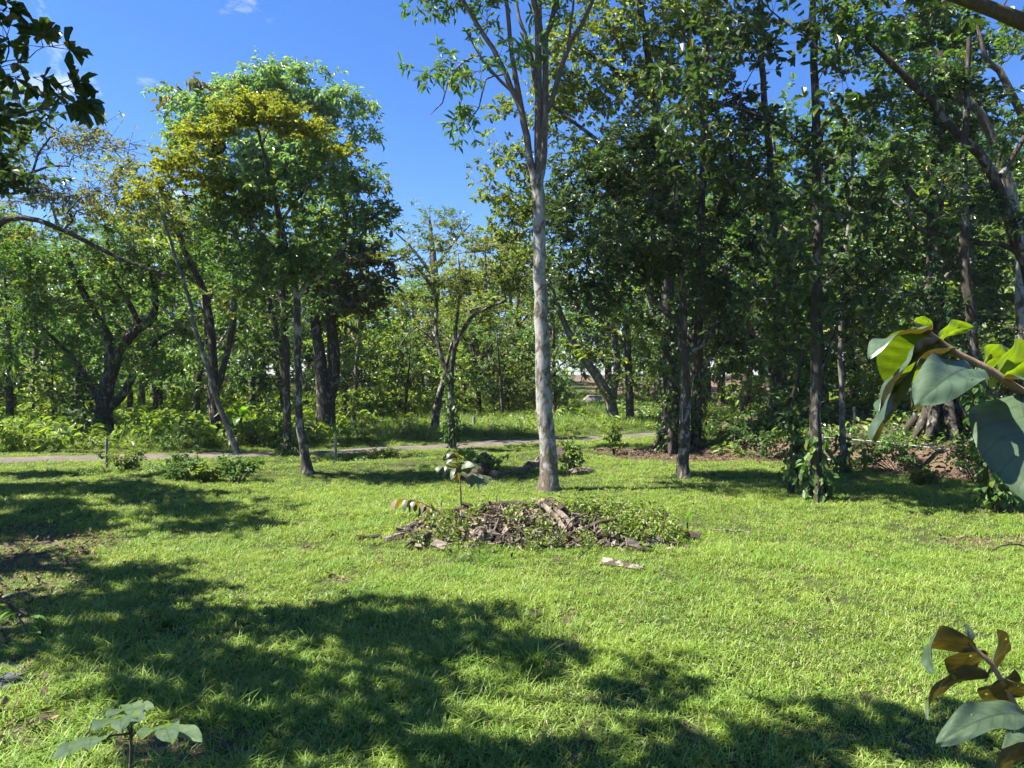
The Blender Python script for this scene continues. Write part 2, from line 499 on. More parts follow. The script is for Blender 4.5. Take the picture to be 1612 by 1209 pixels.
def road_mat():
    m, n, l, out = new_mat('gravel_road')
    tc = n.new('ShaderNodeTexCoord')
    fine = noise(n, l, 45, 8, .75, tc.outputs['Object'])
    big = noise(n, l, 1.6, 5, .6, tc.outputs['Object'])
    c = ramp(n, l, fine, [(.3, (.034, .029, .025)), (.55, (.090, .078, .068)), (.75, (.20, .175, .150))])
    c = mixc(n, l, ramp(n, l, big, [(.45, (0, 0, 0)), (.7, (.6, .6, .6))]), c, (.22, .155, .10))
    p = n.new('ShaderNodeBsdfPrincipled'); p.inputs['Roughness'].default_value = .95
    l.new(c, p.inputs['Base Color'])
    b = n.new('ShaderNodeBump'); b.inputs['Strength'].default_value = .7; b.inputs['Distance'].default_value = .03
    l.new(fine, b.inputs['Height']); l.new(b.outputs[0], p.inputs['Normal'])
    l.new(p.outputs[0], out.inputs['Surface'])
    return m
M['road'] = road_mat()
def plain(name, c1, c2, scale=20, rough=.8):
    m, n, l, out = new_mat(name)
    tc = n.new('ShaderNodeTexCoord')
    c = ramp(n, l, noise(n, l, scale, 5, .6, tc.outputs['Object']), [(.3, c1), (.7, c2)])
    p = n.new('ShaderNodeBsdfPrincipled'); p.inputs['Roughness'].default_value = rough
    l.new(c, p.inputs['Base Color'])
    l.new(p.outputs[0], out.inputs['Surface'])
    return m
M['wire'] = plain('wire', (.50, .50, .48), (.68, .68, .66), 8, .5)
M['concrete'] = plain('concrete', (.19, .175, .155), (.32, .30, .27), 3)
M['stone'] = plain('stone', (.05, .05, .05), (.13, .13, .13), 9, .95)
M['rail'] = plain('rail', (.34, .34, .32), (.45, .45, .43), 4)

# ------------------------------------------------------------------ ground and road
def graded(a, b, f0, f1, fine, coarse):
    pts = list(np.arange(f0, f1, fine)) + [f1]
    x, s = f1, fine
    while x < b: s = min(s * 1.25, coarse); x += s; pts.append(x)
    x, s = f0, fine
    lo = []
    while x > a: s = min(s * 1.25, coarse); x -= s; lo.append(x)
    return np.array(lo[::-1] + pts)
gx = graded(-420, 420, -16, 16, .22, 30)
gy = graded(-60, 700, 2.5, 31, .22, 30)
X, Y = np.meshgrid(gx, gy)
Z = H(X, Y) + 0.0
nx, ny = len(gx), len(gy)
idx = np.arange(nx * ny).reshape(ny, nx)
q = np.stack([idx[:-1, :-1], idx[:-1, 1:], idx[1:, 1:], idx[1:, :-1]], -1).reshape(-1, 4)
me = make_mesh('ground', np.stack([X, Y, Z], -1).reshape(-1, 3), [q], M['ground'], smooth=True)
xf, yf = X.ravel(), Y.ravel()
a = me.attributes.new('bare', 'FLOAT', 'POINT')
a.data.foreach_set('value', bare(xf, yf).astype(np.float32))
byv = np.interp(xf, BX, BY)
redv = sstep(-1.3, -.2, yf - byv) * (1 - sstep(.6, 2.4, yf - byv)) * sstep(2.0, 3.5, xf) * .32
a = me.attributes.new('red', 'FLOAT', 'POINT')
a.data.foreach_set('value', redv.astype(np.float32))
tag(obj('ground', me), kind='structure')

rv, rq = [], []
cs = np.linspace(-.72, .72, 9)
T = np.gradient(_rd, axis=0); T /= np.linalg.norm(T, axis=1)[:, None] + 1e-9
keep = np.concatenate([[True], np.linalg.norm(np.diff(_rd, axis=0), axis=1) > 1e-6])
cl, T = _rd[keep], T[keep]
for i, (p, t) in enumerate(zip(cl, T)):
    for j, c in enumerate(cs):
        w = 1 + .14 * (vnoise(p[0], p[1], .7, int(c > 0)) - .5) * 2
        x, y = p[0] - t[1] * c * w, p[1] + t[0] * c * w
        rv.append((x, y, float(H(x, y)) + .022 - (.035 if abs(c) > .65 else 0) - .02 * math.exp(-((abs(c) - .4) / .12) ** 2) + .01))
n = len(cl); k = len(cs)
ii = np.arange(n * k).reshape(n, k)
rq = np.stack([ii[:-1, :-1], ii[1:, :-1], ii[1:, 1:], ii[:-1, 1:]], -1).reshape(-1, 4)
tag(obj('road', make_mesh('road', rv, [rq[:, ::-1]], M['road'], smooth=True)), kind='structure')

# ------------------------------------------------------------------ trees
ST = {   # leaf styles: material, leaf length, relative width, twigs per cluster, leaves per twig, cluster spread
    'fine_dark': dict(m='leaf_dark', L=0.105, W=.40, tw=6, lf=18, sp=.42),
    'fine_mid': dict(m='leaf_mid', L=0.125, W=.42, tw=6, lf=14, sp=.45),
    'light': dict(m='leaf_light', L=0.135, W=.48, tw=5, lf=14, sp=.45),
    'olive': dict(m='leaf_olive', L=0.11, W=.42, tw=5, lf=13, sp=.42),
    'feather_yellow': dict(m='leaf_yellow', L=.085, W=.45, tw=8, lf=28, sp=.50, flat=.22),
    'feather_olive': dict(m='leaf_yelgreen', L=.10, W=.42, tw=6, lf=16, sp=.45, flat=.25),
    'blue': dict(m='leaf_blue', L=0.2, W=.34, tw=6, lf=12, sp=.60, droop=.5),
    'bronze': dict(m='leaf_bronze', L=.24, W=.50, tw=5, lf=8, sp=.50, droop=.3),
    'sparse': dict(m='leaf_sparse', L=.13, W=.42, tw=5, lf=4, sp=.55),
    'lance': dict(m='leaf_mid', L=.20, W=.22, tw=5, lf=9, sp=.42, ros=.4),
    'rosette': dict(m='leaf_big', L=.165, W=.44, tw=6, lf=12, sp=.42, ros=.8),
    'rosette_yel': dict(m='leaf_yelgreen', L=.175, W=.42, tw=6, lf=11, sp=.50, ros=.8),
    'overhang': dict(m='leaf_overhang', L=.185, W=.42, tw=4, lf=9, sp=.32, ros=1.0),
    'spray': dict(m='leaf_overhang', L=.155, W=.42, tw=2, lf=9, sp=.13, ros=1.0),
    'broad': dict(m='leaf_mid', L=.24, W=.55, tw=5, lf=7, sp=.50),
    'broad_dark': dict(m='leaf_dark', L=0.17, W=.52, tw=5, lf=13, sp=.48),
    'bg_dark': dict(m='leaf_dark', L=0.22, W=.50, tw=4, lf=14, sp=.75, hexa=False),
    'bg_mid': dict(m='leaf_mid', L=0.22, W=.50, tw=4, lf=14, sp=.75, hexa=False),
    'bg_light': dict(m='leaf_light', L=0.22, W=.50, tw=4, lf=14, sp=.75, hexa=False),
    'bg_olive': dict(m='leaf_olive', L=0.2, W=.45, tw=4, lf=15, sp=.75, hexa=False),
    'bg_blue': dict(m='leaf_blue', L=0.24, W=.35, tw=4, lf=13, sp=.8, hexa=False, flat=.3),
    'shrub': dict(m='leaf_light', L=.085, W=.5, tw=6, lf=12, sp=.24),
    'shrub_dark': dict(m='leaf_mid', L=.085, W=.5, tw=6, lf=12, sp=.22),
}
def resample(pts, rad, step, r, amp):
    pts, rad = np.asarray(pts, float), np.asarray(rad, float)
    n = len(pts)
    if n > 2:      # Catmull-Rom
        e = np.vstack([2 * pts[0] - pts[1], pts, 2 * pts[-1] - pts[-2]])
        op, orr = [], []
        for i in range(n - 1):
            p0, p1, p2, p3 = e[i:i + 4]
            m = max(2, int(np.linalg.norm(p2 - p1) / step))
            for t in np.arange(m) / m:
                op.append(.5 * (2 * p1 + (p2 - p0) * t + (2 * p0 - 5 * p1 + 4 * p2 - p3) * t * t + (3 * p1 - p0 - 3 * p2 + p3) * t ** 3))
                orr.append(rad[i] * (1 - t) + rad[i + 1] * t)
        op.append(pts[-1]); orr.append(rad[-1])
    else:
        m = max(2, int(np.linalg.norm(pts[1] - pts[0]) / step))
        t = np.linspace(0, 1, m + 1)
        op = list(pts[0] + (pts[1] - pts[0]) * t[:, None]); orr = list(rad[0] + (rad[1] - rad[0]) * t)
    op = np.array(op)
    if amp: op[1:] += r.normal(size=(len(op) - 1, 3)) * amp * np.array([1, 1, .5])
    return op, np.array(orr)

def grow(paths, clusters, seed, tip=.007, k_trunk=9, twigs=None, step=.4, dead=0):
    """trunk and limb paths [(pts, rads)], then a branch to every leaf cluster; returns a Buf of tubes"""
    r = np.random.default_rng(seed)
    pos, par, fix = [], [], []
    for pi, (pts, rads) in enumerate(paths):
        op, orr = resample(pts, rads, step, r, .012)
        if pi == 0:
            prev = -1
        else:
            A = np.array(pos); prev = int(np.argmin(np.linalg.norm(A - op[0], axis=1)))
            op, orr = op[1:], orr[1:]
        for p, rr in zip(op, orr):
            pos.append(p); par.append(prev); fix.append(rr); prev = len(pos) - 1
    n_tr = len(pos)
    zmax_lo = np.array(pos)[:, 2].max()
    cl = np.array(clusters) if len(clusters) else np.zeros((0, 3))
    if len(cl):
        A = np.array(pos)
        d = np.min(np.linalg.norm(cl[:, None] - A[None], axis=2), axis=1)
        zmin = min(cl[:, 2].min(), zmax_lo) * .6
        for ci in np.argsort(d):
            c = cl[ci]
            A = np.array(pos)
            dv = c - A
            dist = np.linalg.norm(dv, axis=1)
            cost = dist + 1.1 * np.maximum(0, -dv[:, 2] + .25 * dist) + .8 * np.maximum(0, zmin - A[:, 2])
            j = int(np.argmin(cost))
            L = dist[j]
            m = max(2, int(L / step))
            ctrl = A[j] + dv[j] * .45 + np.array([0, 0, .16 * L]) + r.normal(size=3) * .08 * L
            prev = j
            for t in (np.arange(m) + 1) / m:
                q_ = A[j] * (1 - t) ** 2 + ctrl * 2 * t * (1 - t) + c * t * t + r.normal(size=3) * .03 * min(L, 1.5) * (t < 1)
                pos.append(q_); par.append(prev); fix.append(-1); prev = len(pos) - 1
    n = len(pos)
    pos = np.array(pos)
    acc = np.zeros(n)
    child = [[] for _ in range(n)]
    for i in range(n - 1, -1, -1):
        if acc[i] == 0: acc[i] = tip ** 2.3
        if par[i] >= 0:
            acc[par[i]] += acc[i]; child[par[i]].append(i)
    rad = acc ** (1 / 2.3)
    for i in range(n):
        if fix[i] > 0: rad[i] = fix[i]
        elif par[i] >= 0: rad[i] = min(rad[i], rad[par[i]] * .82)
    B = Buf()
    todo = [(0, -1)]
    while todo:
        i, p = todo.pop()
        ch, rr = ([pos[p]] if p >= 0 else []), ([min(rad[i], rad[p] * .9)] if p >= 0 else [])
        while True:
            ch.append(pos[i]); rr.append(rad[i])
            cc = child[i]
            if not cc: break
            cc = sorted(cc, key=lambda u: -rad[u])
            for u in cc[1:]: todo.append((u, i))
            i = cc[0]
        mx = max(rr)
        B.tube(ch, rr, k_trunk if mx > .07 else (6 if mx > .03 else (4 if mx > .014 else 3)), wob=.10 if mx > .05 else 0, seed=seed)
    if twigs is not None:
        for a_, b_ in twigs:
            B.tube([a_, b_], [tip * .8, tip * .35], 3)
    return B

def foliage(clusters, st, seed, centre=None):
    """leaves round every cluster centre"""
    r = np.random.default_rng(seed)
    cl = np.asarray(clusters, float)
    n = len(cl)
    tw, lf, sp = st['tw'], st['lf'], st['sp']
    flat, ros, droop = st.get('flat', .7), st.get('ros', 0), st.get('droop', .15)
    out = np.zeros_like(cl) if centre is None else unit(cl - centre)
    d = r.normal(size=(n, tw, 3))
    d[..., 2] *= flat
    d = unit(unit(d) + out[:, None] * .45 + np.array([0, 0, .15]))
    sz = (.6 + .7 * r.random((n, tw, 1)))
    o = cl[:, None] + r.normal(size=(n, tw, 3)) * np.array([.22, .22, .22 * flat]) * sp
    t = (r.random((n, tw, lf, 1)) * .85 + .15)
    if ros: t = np.where(r.random((n, tw, lf, 1)) < ros, .92 + .12 * r.random((n, tw, lf, 1)), t)
    pos = o[:, :, None] + d[:, :, None] * t * sp * sz[:, :, None]
    pos[..., 2] -= (droop * .35 * sp * t[..., 0] ** 2)
    ru = unit(r.normal(size=(n, tw, lf, 3)) * np.array([1, 1, .45]))
    if ros:
        perp = ru - d[:, :, None] * np.sum(ru * d[:, :, None], -1, keepdims=True)
        ax = unit(perp) + d[:, :, None] * .45
    else:
        ax = d[:, :, None] * .55 + ru * .9
    ax = ax + np.array([0, 0, -droop])
    nm = np.array([0, 0, 1.0]) + r.normal(size=ax.shape) * .42 + (out[:, None, None] * .3)
    Pn, An, Nn = pos.reshape(-1, 3), unit(ax.reshape(-1, 3)), nm.reshape(-1, 3)
    Ls = st['L'] * (.5 + .85 * r.random(len(Pn)))
    V, f, rv = leaf_arrays(Pn, An, Nn, Ls, np.full(len(Pn), st['W']) * (.85 + .3 * r.random(len(Pn))), st.get('hexa', True), r, obov=ros >= .8)
    return V, f, rv, list(zip(cl.repeat(tw, 0), (o + d * sp * sz).reshape(-1, 3)))

def fill_lobes(lobes, dens, r, gap=.3):
    """cluster centres in ellipsoids (cx,cy,cz,rx,ry,rz[,w]); clumpy, emptier inside"""
    out = []
    for lb in lobes:
        c, R = np.array(lb[:3]), np.array(lb[3:6])
        w = lb[6] if len(lb) > 6 else 1.0
        n = max(3, int(dens * w * math.pi * R[0] * R[2] * (.5 + .5 * min(R[1], 2))))
        p = runit(r, n) * (r.random((n, 1)) ** .45)
        p = p * (1 + .22 * r.normal(size=(n, 1)))
        out.append(c + p * R)
    return np.concatenate(out)

N_LEAF = [0]
def tree(name, label, cat, base, paths, crowns, bark, seed, group=None, vine=None, tip=.007, twigs=True, step=.4, loc=None, raw=False, roots=0, dens_k=1.0):
    """paths: [[(px,py,r[,dd])...]...] in photo pixels at the tree's own distance; crowns: [(style, dens, [(px,py,rx,ry[,dd[,w]])...])]"""
    b = np.array(loc if loc is not None else G(*base))
    d = b[1]
    r = np.random.default_rng(seed)
    def cv(px, py, dd=0): return P(px, py, d + dd) - b
    pp = []
    for path in paths:
        if raw:
            pts = [np.array(q_[:3]) for q_ in path]; rd = [q_[3] for q_ in path]
        else:
            pts = [cv(q_[0], q_[1], q_[3] if len(q_) > 3 else 0) for q_ in path]; rd = [q_[2] for q_ in path]
        pp.append([pts, rd])
    p0 = pp[0]
    p0[0][0] = np.array([p0[0][0][0] * (0 if not raw else 1), 0 if not raw else p0[0][0][1], -.12])
    # root flare
    p0[0].insert(1, p0[0][0] + (p0[0][1] - p0[0][0]) * min(.5, .35 / max(.1, p0[0][1][2])))
    p0[1].insert(1, p0[1][0] * 1.02); p0[1][0] *= 1.55
    root = thing(name, tuple(b), label, cat, group)
    allc, tws, parts = [], [], []
    for ci, (style, dens, lobes) in enumerate(crowns):
        st = ST[style]
        if raw: lw = [tuple(l_) for l_ in lobes]
        else:
            lw = []
            for l_ in lobes:
                dd = l_[4] if len(l_) > 4 else float(r.normal() * .4)
                w = l_[5] if len(l_) > 5 else 1.0
                k = (d + dd) / F
                c = cv(l_[0], l_[1], dd)
                lw.append((*c, l_[2] * k, max(.35, .5 * (l_[2] + l_[3]) * k), l_[3] * k, w))
        cl = fill_lobes(lw, dens * dens_k, r)
        cl = cl[cl[:, 2] > .35]
        cen = np.average([l_[:3] for l_ in lw], axis=0)
        V, f, rv, tw = foliage(cl, st, seed + ci * 31 + 1, cen)
        parts.append((V, f, rv, st['m']))
        allc.append(cl)
        if twigs: tws += tw
        N_LEAF[0] += len(f) // 2
    B = grow(pp, np.concatenate(allc) if allc else [], seed, tip=tip, twigs=tws if twigs else None, step=step)
    rr0 = p0[1][0]
    for i in range(roots):
        a_ = i * 2 * math.pi / roots + r.random()
        dv = np.array([math.cos(a_), math.sin(a_), 0])
        B.tube([np.array([0, 0, rr0 * 2.4]) + dv * rr0 * .4, np.array([0, 0, rr0 * .8]) + dv * rr0 * 1.1, dv * rr0 * 1.9 - np.array([0, 0, .08])], [rr0 * .26, rr0 * .26, rr0 * .10], 6, wob=.15, seed=i)
    obj('trunk', B.mesh('trunk', M[bark], smooth=True), root)
    for V, f, rv, mm in parts:
        o = obj('crown', make_mesh('crown', V, [f], M[mm], rnd=rv), root)
    if vine:
        z0, z1, nn = vine
        op, orr = resample(pp[0][0], pp[0][1], .2, r, 0)
        zz = z0 + (z1 - z0) * r.random(nn) ** 1.4
        pts = np.stack([np.interp(zz, op[:, 2], op[:, k_]) for k_ in range(3)], -1)
        rr = np.interp(zz, op[:, 2], orr)
        th = r.random(nn) * 2 * math.pi
        dr = np.stack([np.cos(th), np.sin(th), np.zeros(nn)], -1)
        Pn = pts + dr * (rr + .02 + .16 * r.random(nn) ** 2)[:, None]
        V, f, rv = leaf_arrays(Pn, dr * .5 + np.array([0, 0, -.7]) + runit(r, nn) * .6, dr + runit(r, nn) * .5 + np.array([0, 0, .5]), .09 + .09 * r.random(nn), np.full(nn, .7), True, r)
        obj('climbing_vine', make_mesh('climbing_vine', V, [f], M['leaf_vine'], rnd=rv), root)
    return root

FG = 'trees standing on the lawn'
# --- the pale forked tree in the middle of the lawn
tree('pale_trunk_tree', 'tall tree with white lichen-patched trunk forking into several upright stems on the lawn', 'tree', (866, 773),
     [[(866, 773, .19), (862, 690, .17), (857, 600, .158), (853, 500, .142), (850, 400, .13), (849, 330, .125), (848, 290, .115)],
      [(849, 330, .095), (838, 278, .075), (829, 215, .07), (821, 174, .065), (812, 121, .052), (803, 60, .044), (797, 0, .04), (790, -80, .03)],
      [(820, 170, .06), (806, 139, .055), (786, 95, .05), (765, 59, .045), (723, -5, .04), (690, -60, .02)],
      [(812, 150, .04), (790, 128, .032), (760, 95, .026), (735, 50, .02)],
      [(848, 300, .095), (848, 230, .08), (846, 150, .072), (848, 70, .064), (842, 0, .06, -.3), (838, -90, .04, -.5)],
      [(846, 150, .05), (838, 95, .045, .2), (826, 50, .04, .3), (812, 5, .03, .4), (806, -60, .02, .5)],
      [(850, 300, .095), (856, 240, .075), (858, 180, .068), (859, 120, .06), (858, 68, .055), (866, 40, .05), (876, 0, .045), (885, -80, .03)],
      [(858, 70, .05), (850, 35, .045), (850, -60, .03)],
      [(859, 178, .06), (868, 160, .058), (880, 118, .055), (893, 80, .05), (912, 45, .045), (934, 0, .04), (960, -70, .02)],
      [(893, 82, .03), (898, 40, .028), (903, 0, .02)],
      [(760, 90, .022), (747, 87, .02), (719, 108, .018), (706, 128, .016), (697, 163, .012), (678, 179, .008)],
      [(790, 120, .02), (765, 125, .018), (752, 170, .013), (730, 200, .008)],
      ],
     [('lance', 5, [(690, 112, 34, 22), (735, 112, 26, 22), (765, 60, 30, 40), (680, 15, 36, 18), (742, 172, 18, 14), (812, 90, 30, 40, -.5, .5), (780, 20, 30, 25), (880, 30, 30, 40, 0, .5)]),
      ('lance', 7, [(700, -90, 100, 60), (850, -120, 150, 70), (980, -110, 90, 70), (820, -210, 150, 70)])],
     'bark_pale', 101, FG)
# --- mottled trunk, dark fine crown
tree('mottled_trunk_tree', 'slim tree with blotched grey trunk and dark fine crown at the litter patch', 'tree', (1075, 753),
     [[(1075, 753, .13), (1076, 700, .115), (1079, 620, .11), (1077, 560, .105), (1075, 545, .10), (1075, 500, .085), (1073, 420, .07), (1067, 330, .05), (1058, 245, .03)],
      [(1075, 540, .08), (1071, 516, .075), (1045, 489, .07), (1022, 463, .06), (1015, 433, .05), (985, 423, .04), (955, 416, .03)],
      [(1022, 463, .04), (1010, 400, .035), (990, 340, .03), (960, 290, .02)],
      [(1077, 556, .05), (1090, 551, .045), (1111, 539, .04), (1128, 499, .03)],
      [(1079, 600, .03), (1095, 590, .028), (1120, 565, .022), (1150, 530, .015)]],
     [('fine_dark', 17, [(960, 290, 80, 60), (1045, 250, 70, 60), (905, 350, 45, 55), (985, 385, 95, 50), (1060, 400, 70, 60), (935, 455, 65, 40), (1130, 470, 50, 45), (1000, 230, 60, 40)]),
      ('light', 5, [(965, 520, 55, 30), (1020, 550, 50, 35), (930, 560, 30, 20)])],
     'bark_mottle', 102, FG)
# --- slim straight dark trunk, rosette leaves
tree('slim_rosette_tree', 'straight dark-trunked tree with whorls of large paddle leaves above the shaded lawn', 'tree', (1287, 787),
     [[(1287, 787, .125), (1284, 700, .11), (1284, 600, .105), (1286, 500, .10), (1287, 400, .09), (1286, 250, .08), (1283, 100, .07), (1280, -60, .05)],
      [(1286, 250, .04), (1230, 200, .035), (1160, 170, .03), (1090, 150, .02)],
      [(1287, 600, .03), (1310, 540, .028), (1330, 480, .02)]],
     [('rosette', 5.6, [(1290, 470, 105, 60), (1228, 410, 70, 50), (1355, 420, 65, 55), (1235, 300, 70, 55), (1335, 310, 80, 70), (1290, 190, 75, 60), (1100, 130, 80, 70), (1130, 240, 80, 60), (1060, 190, 45, 60), (1190, 60, 80, 55), (1290, 60, 90, 60), (1330, 520, 50, 35, 0, .6)]),
      ('rosette', 9, [(1250, -120, 180, 70), (1120, -70, 90, 40)])],
     'bark_dark', 103, FG, vine=(.05, 1.2, 160), roots=3)
tree('crooked_stem_tree', 'thin crooked stem wrapped in creeper close beside the straight dark trunk', 'tree', (1243, 778),
     [[(1243, 778, .055), (1250, 735, .05), (1258, 700, .045), (1245, 650, .04), (1255, 590, .035), (1265, 540, .02)],
      [(1247, 760, .05), (1262, 730, .045), (1268, 690, .03)]],
     [('broad_dark', 5, [(1250, 560, 40, 35), (1235, 620, 28, 25), (1262, 650, 25, 25, 0, .6)])], 'bark_dark', 104, vine=(.3, 1.5, 260))
# --- big dark trunk right of the road bend, light crown
tree('thick_trunk_tree', 'thick dark trunk at the litter patch carrying a tall sunny yellow-green crown', 'tree', (1058, 713),
     [[(1058, 713, .25), (1057, 650, .22), (1054, 560, .20), (1051, 480, .19), (1047, 380, .17), (1040, 250, .14), (1025, 120, .11), (1005, -20, .08), (995, -120, .05)],
      [(1045, 330, .09), (1000, 280, .08), (950, 230, .06), (900, 190, .05), (850, 150, .03)],
      [(1050, 450, .07), (980, 400, .06), (900, 370, .05), (830, 330, .03)],
      [(1030, 160, .07), (980, 120, .06), (940, 90, .05), (915, 85, .03)]],
     [('rosette_yel', 6.4, [(830, 250, 55, 40), (800, 320, 42, 45), (900, 170, 70, 45), (930, 60, 80, 50), (990, 140, 70, 55), (950, 240, 70, 45), (870, 110, 50, 40), (1060, 60, 90, 60), (860, 320, 60, 40, 1), (810, 400, 40, 40, 1.5), (790, 180, 22, 18), (1020, 300, 60, 50, 1)]),
      ('rosette_yel', 3.2, [(960, -60, 160, 60), (1080, -80, 120, 70)])],
     'bark_dark', 105, vine=(.0, 4.5, 700), roots=5)
tree('shaded_trunk_tree', 'dark upright trunk just behind the blotched grey one', 'tree', (1094, 705),
     [[(1094, 705, .17), (1097, 600, .15), (1101, 450, .13), (1105, 300, .11), (1110, 120, .09), (1112, -40, .06)]],
     [('broad_dark', 4.6, [(1150, 390, 80, 55), (1110, 310, 70, 55), (1180, 300, 60, 60), (1150, 520, 60, 45), (1100, 470, 60, 50), (1060, 330, 40, 50), (1150, 200, 80, 60), (1120, 80, 80, 70), (1050, 500, 45, 40)]), ],
     'bark_dark', 106, vine=(.0, 2.2, 300))
tree('leaning_pale_tree', 'pale leaning trunk beyond the bend of the dirt road', 'tree', (966, 664),
     [[(966, 664, .28), (961, 632, .26), (947, 605, .23), (932, 582, .21), (909, 552, .18), (883, 496, .14), (860, 430, .08)],
      [(962, 640, .16), (968, 605, .15), (972, 560, .13), (965, 510, .1), (975, 460, .06)]],
     [('light', 3.2, [(965, 560, 55, 25), (1000, 595, 45, 25), (925, 545, 35, 22), (990, 530, 50, 30), (950, 600, 25, 15)]),
      ('broad_dark', 2.4, [(890, 470, 50, 35), (850, 430, 50, 40), (940, 480, 60, 35), (990, 460, 50, 40)])],
     'bark_grey', 107)
# --- right-hand wood
RG = 'trees of the dark wood on the right bank'
tree('bank_tree', 'dark straight trunk rising from the undergrowth behind the straight lawn tree', 'tree', (1236, 692),
     [[(1236, 692, .19), (1232, 600, .17), (1227, 500, .15), (1222, 400, .13), (1212, 250, .11), (1200, 100, .09), (1197, -50, .06)]],
     [('fine_mid', 3.6, [(1190, 380, 70, 50), (1240, 300, 60, 60), (1170, 480, 60, 40), (1260, 450, 60, 45), (1210, 200, 50, 40), (1280, 370, 60, 60), (1160, 560, 60, 35)]),
      ('light', 3.0, [(1180, 600, 50, 25), (1270, 570, 40, 35), (1380, 580, 50, 40), (1230, 530, 60, 25)])],
     'bark_dark', 110)
tree('thin_grey_tree', 'thin pale grey stem standing at the edge of the red earth bank', 'tree', (1328, 722),
     [[(1328, 722, .075), (1326, 640, .065), (1323, 560, .06), (1328, 450, .05), (1340, 300, .04), (1345, 180, .02)],
      [(1324, 545, .02), (1345, 565, .015), (1385, 590, .008)]],
     [('fine_mid', 4.2, [(1340, 380, 60, 50), (1370, 280, 60, 50), (1330, 230, 60, 50), (1400, 420, 50, 40)])], 'bark_grey', 111, vine=(.0, .9, 120))
tree('buttressed_tree', 'large trunk with splayed buttress roots in the shadows of the bank', 'tree', (1482, 718),
     [[(1482, 718, .34), (1476, 650, .28), (1472, 550, .24), (1470, 400, .20), (1475, 250, .17), (1485, 100, .14), (1490, -60, .1)],
      [(1473, 350, .10), (1430, 300, .08), (1390, 230, .05)]],
     [('broad_dark', 6, [(1430, 260, 70, 60), (1490, 180, 80, 70), (1400, 160, 70, 60), (1420, 60, 80, 60), (1520, 80, 80, 60), (1450, 380, 70, 50), (1530, 330, 70, 60), (1480, 480, 80, 40), (1560, 430, 60, 50), (1380, 350, 50, 50)])],
     'bark_dark', 112, roots=7, vine=(.2, 3.5, 500))
tree('creeper_clad_tree', 'leaning dark trunk clad in creeper at the shaded lawn edge under the wood', 'tree', (1582, 806),
     [[(1582, 806, .13), (1566, 740, .115), (1553, 680, .11), (1540, 625, .10), (1530, 520, .09), (1520, 400, .08), (1518, 250, .06), (1525, 60, .04)]],
     [('fine_dark', 6.0, [(1500, 420, 70, 45), (1560, 500, 60, 40), (1570, 330, 60, 60), (1500, 300, 60, 50), (1460, 480, 60, 30), (1590, 580, 40, 40), (1540, 120, 80, 60, 0, .6)])],
     'bark_dark', 113, vine=(.2, 2.6, 420))
b14 = G(1700, 800)
tree('arching_tree', 'crooked tree arching its long bare limb leftward through the dark wood', 'tree', (1690, 800),
     [[(1690, 800, .17), (1668, 700, .15), (1648, 560, .14), (1625, 450, .13), (1602, 385, .095), (1585, 335, .09), (1568, 285, .085), (1545, 245, .08), (1512, 215, .07), (1480, 178, .06), (1445, 140, .07), (1400, 95, .05), (1365, 63, .03)],
      [(1568, 285, .05), (1595, 250, .05), (1625, 190, .04)],
      [(1648, 560, .06), (1612, 402, .05), (1540, 383, .045), (1490, 370, .04), (1456, 365, .03), (1436, 347, .02), (1432, 300, .015), (1425, 270, .01)]],
     [('fine_mid', 4.5, [(1385, 45, 60, 40), (1450, 100, 60, 35), (1340, 30, 50, 35), (1480, 20, 70, 40), (1600, 200, 50, 40), (1420, 200, 40, 35, .5), (1500, 355, 40, 14)]),
      ('sparse', 5, [(1440, 60, 70, 50), (1370, 130, 50, 40)])],
     'bark_dark', 114)
tree('white_barked_tree', 'white-barked leaning trunk glimpsed high in the dark wood', 'tree', (1602, 745),
     [[(1602, 745, .15), (1608, 620, .13), (1610, 480, .12), (1600, 350, .105), (1584, 278, .10), (1567, 226, .09), (1543, 177, .08), (1511, 146, .09), (1480, 80, .06)],
      [(1605, 400, .1), (1640, 250, .08), (1600, 165, .07, -1), (1575, 110, .06, -1), (1553, 95, .05, -1), (1540, 40, .03, -1)]],
     [('fine_mid', 3.2, [(1500, 90, 60, 40), (1590, 60, 60, 40), (1550, 250, 50, 40), (1610, 290, 50, 40)])], 'bark_pale', 115)
tree('mossy_limb_tree', 'large tree beyond the right bank stretching a thick mossy limb over the lawn', 'tree', None,
     [[(0, 0, 0, .3), (-.1, 0, 2.5, .26), (-.3, 0, 4.6, .22), (-.5, 0, 7, .15)],
      [(-.3, 0, 4.8, .15), (-1.2, -.1, 5.9, .12), (-2.2, -.3, 6.35, .10), (-2.9, -.4, 6.55, .08), (-3.6, -.5, 6.75, .07), (-4.6, -.5, 7.0, .03)]],
     [('overhang', 4.5, [(-1.6, 0, 6.1, .5, .5, .35), (-.6, 0, 7.2, 1.6, 1.5, .8), (-3.0, -.4, 7.3, 1.4, 1.2, .5), (.5, .3, 6.4, 1.2, 1.2, .9)])],
     'bark_moss', 116, loc=(8.6, 9.4, float(H(8.6, 9.4))), raw=True)
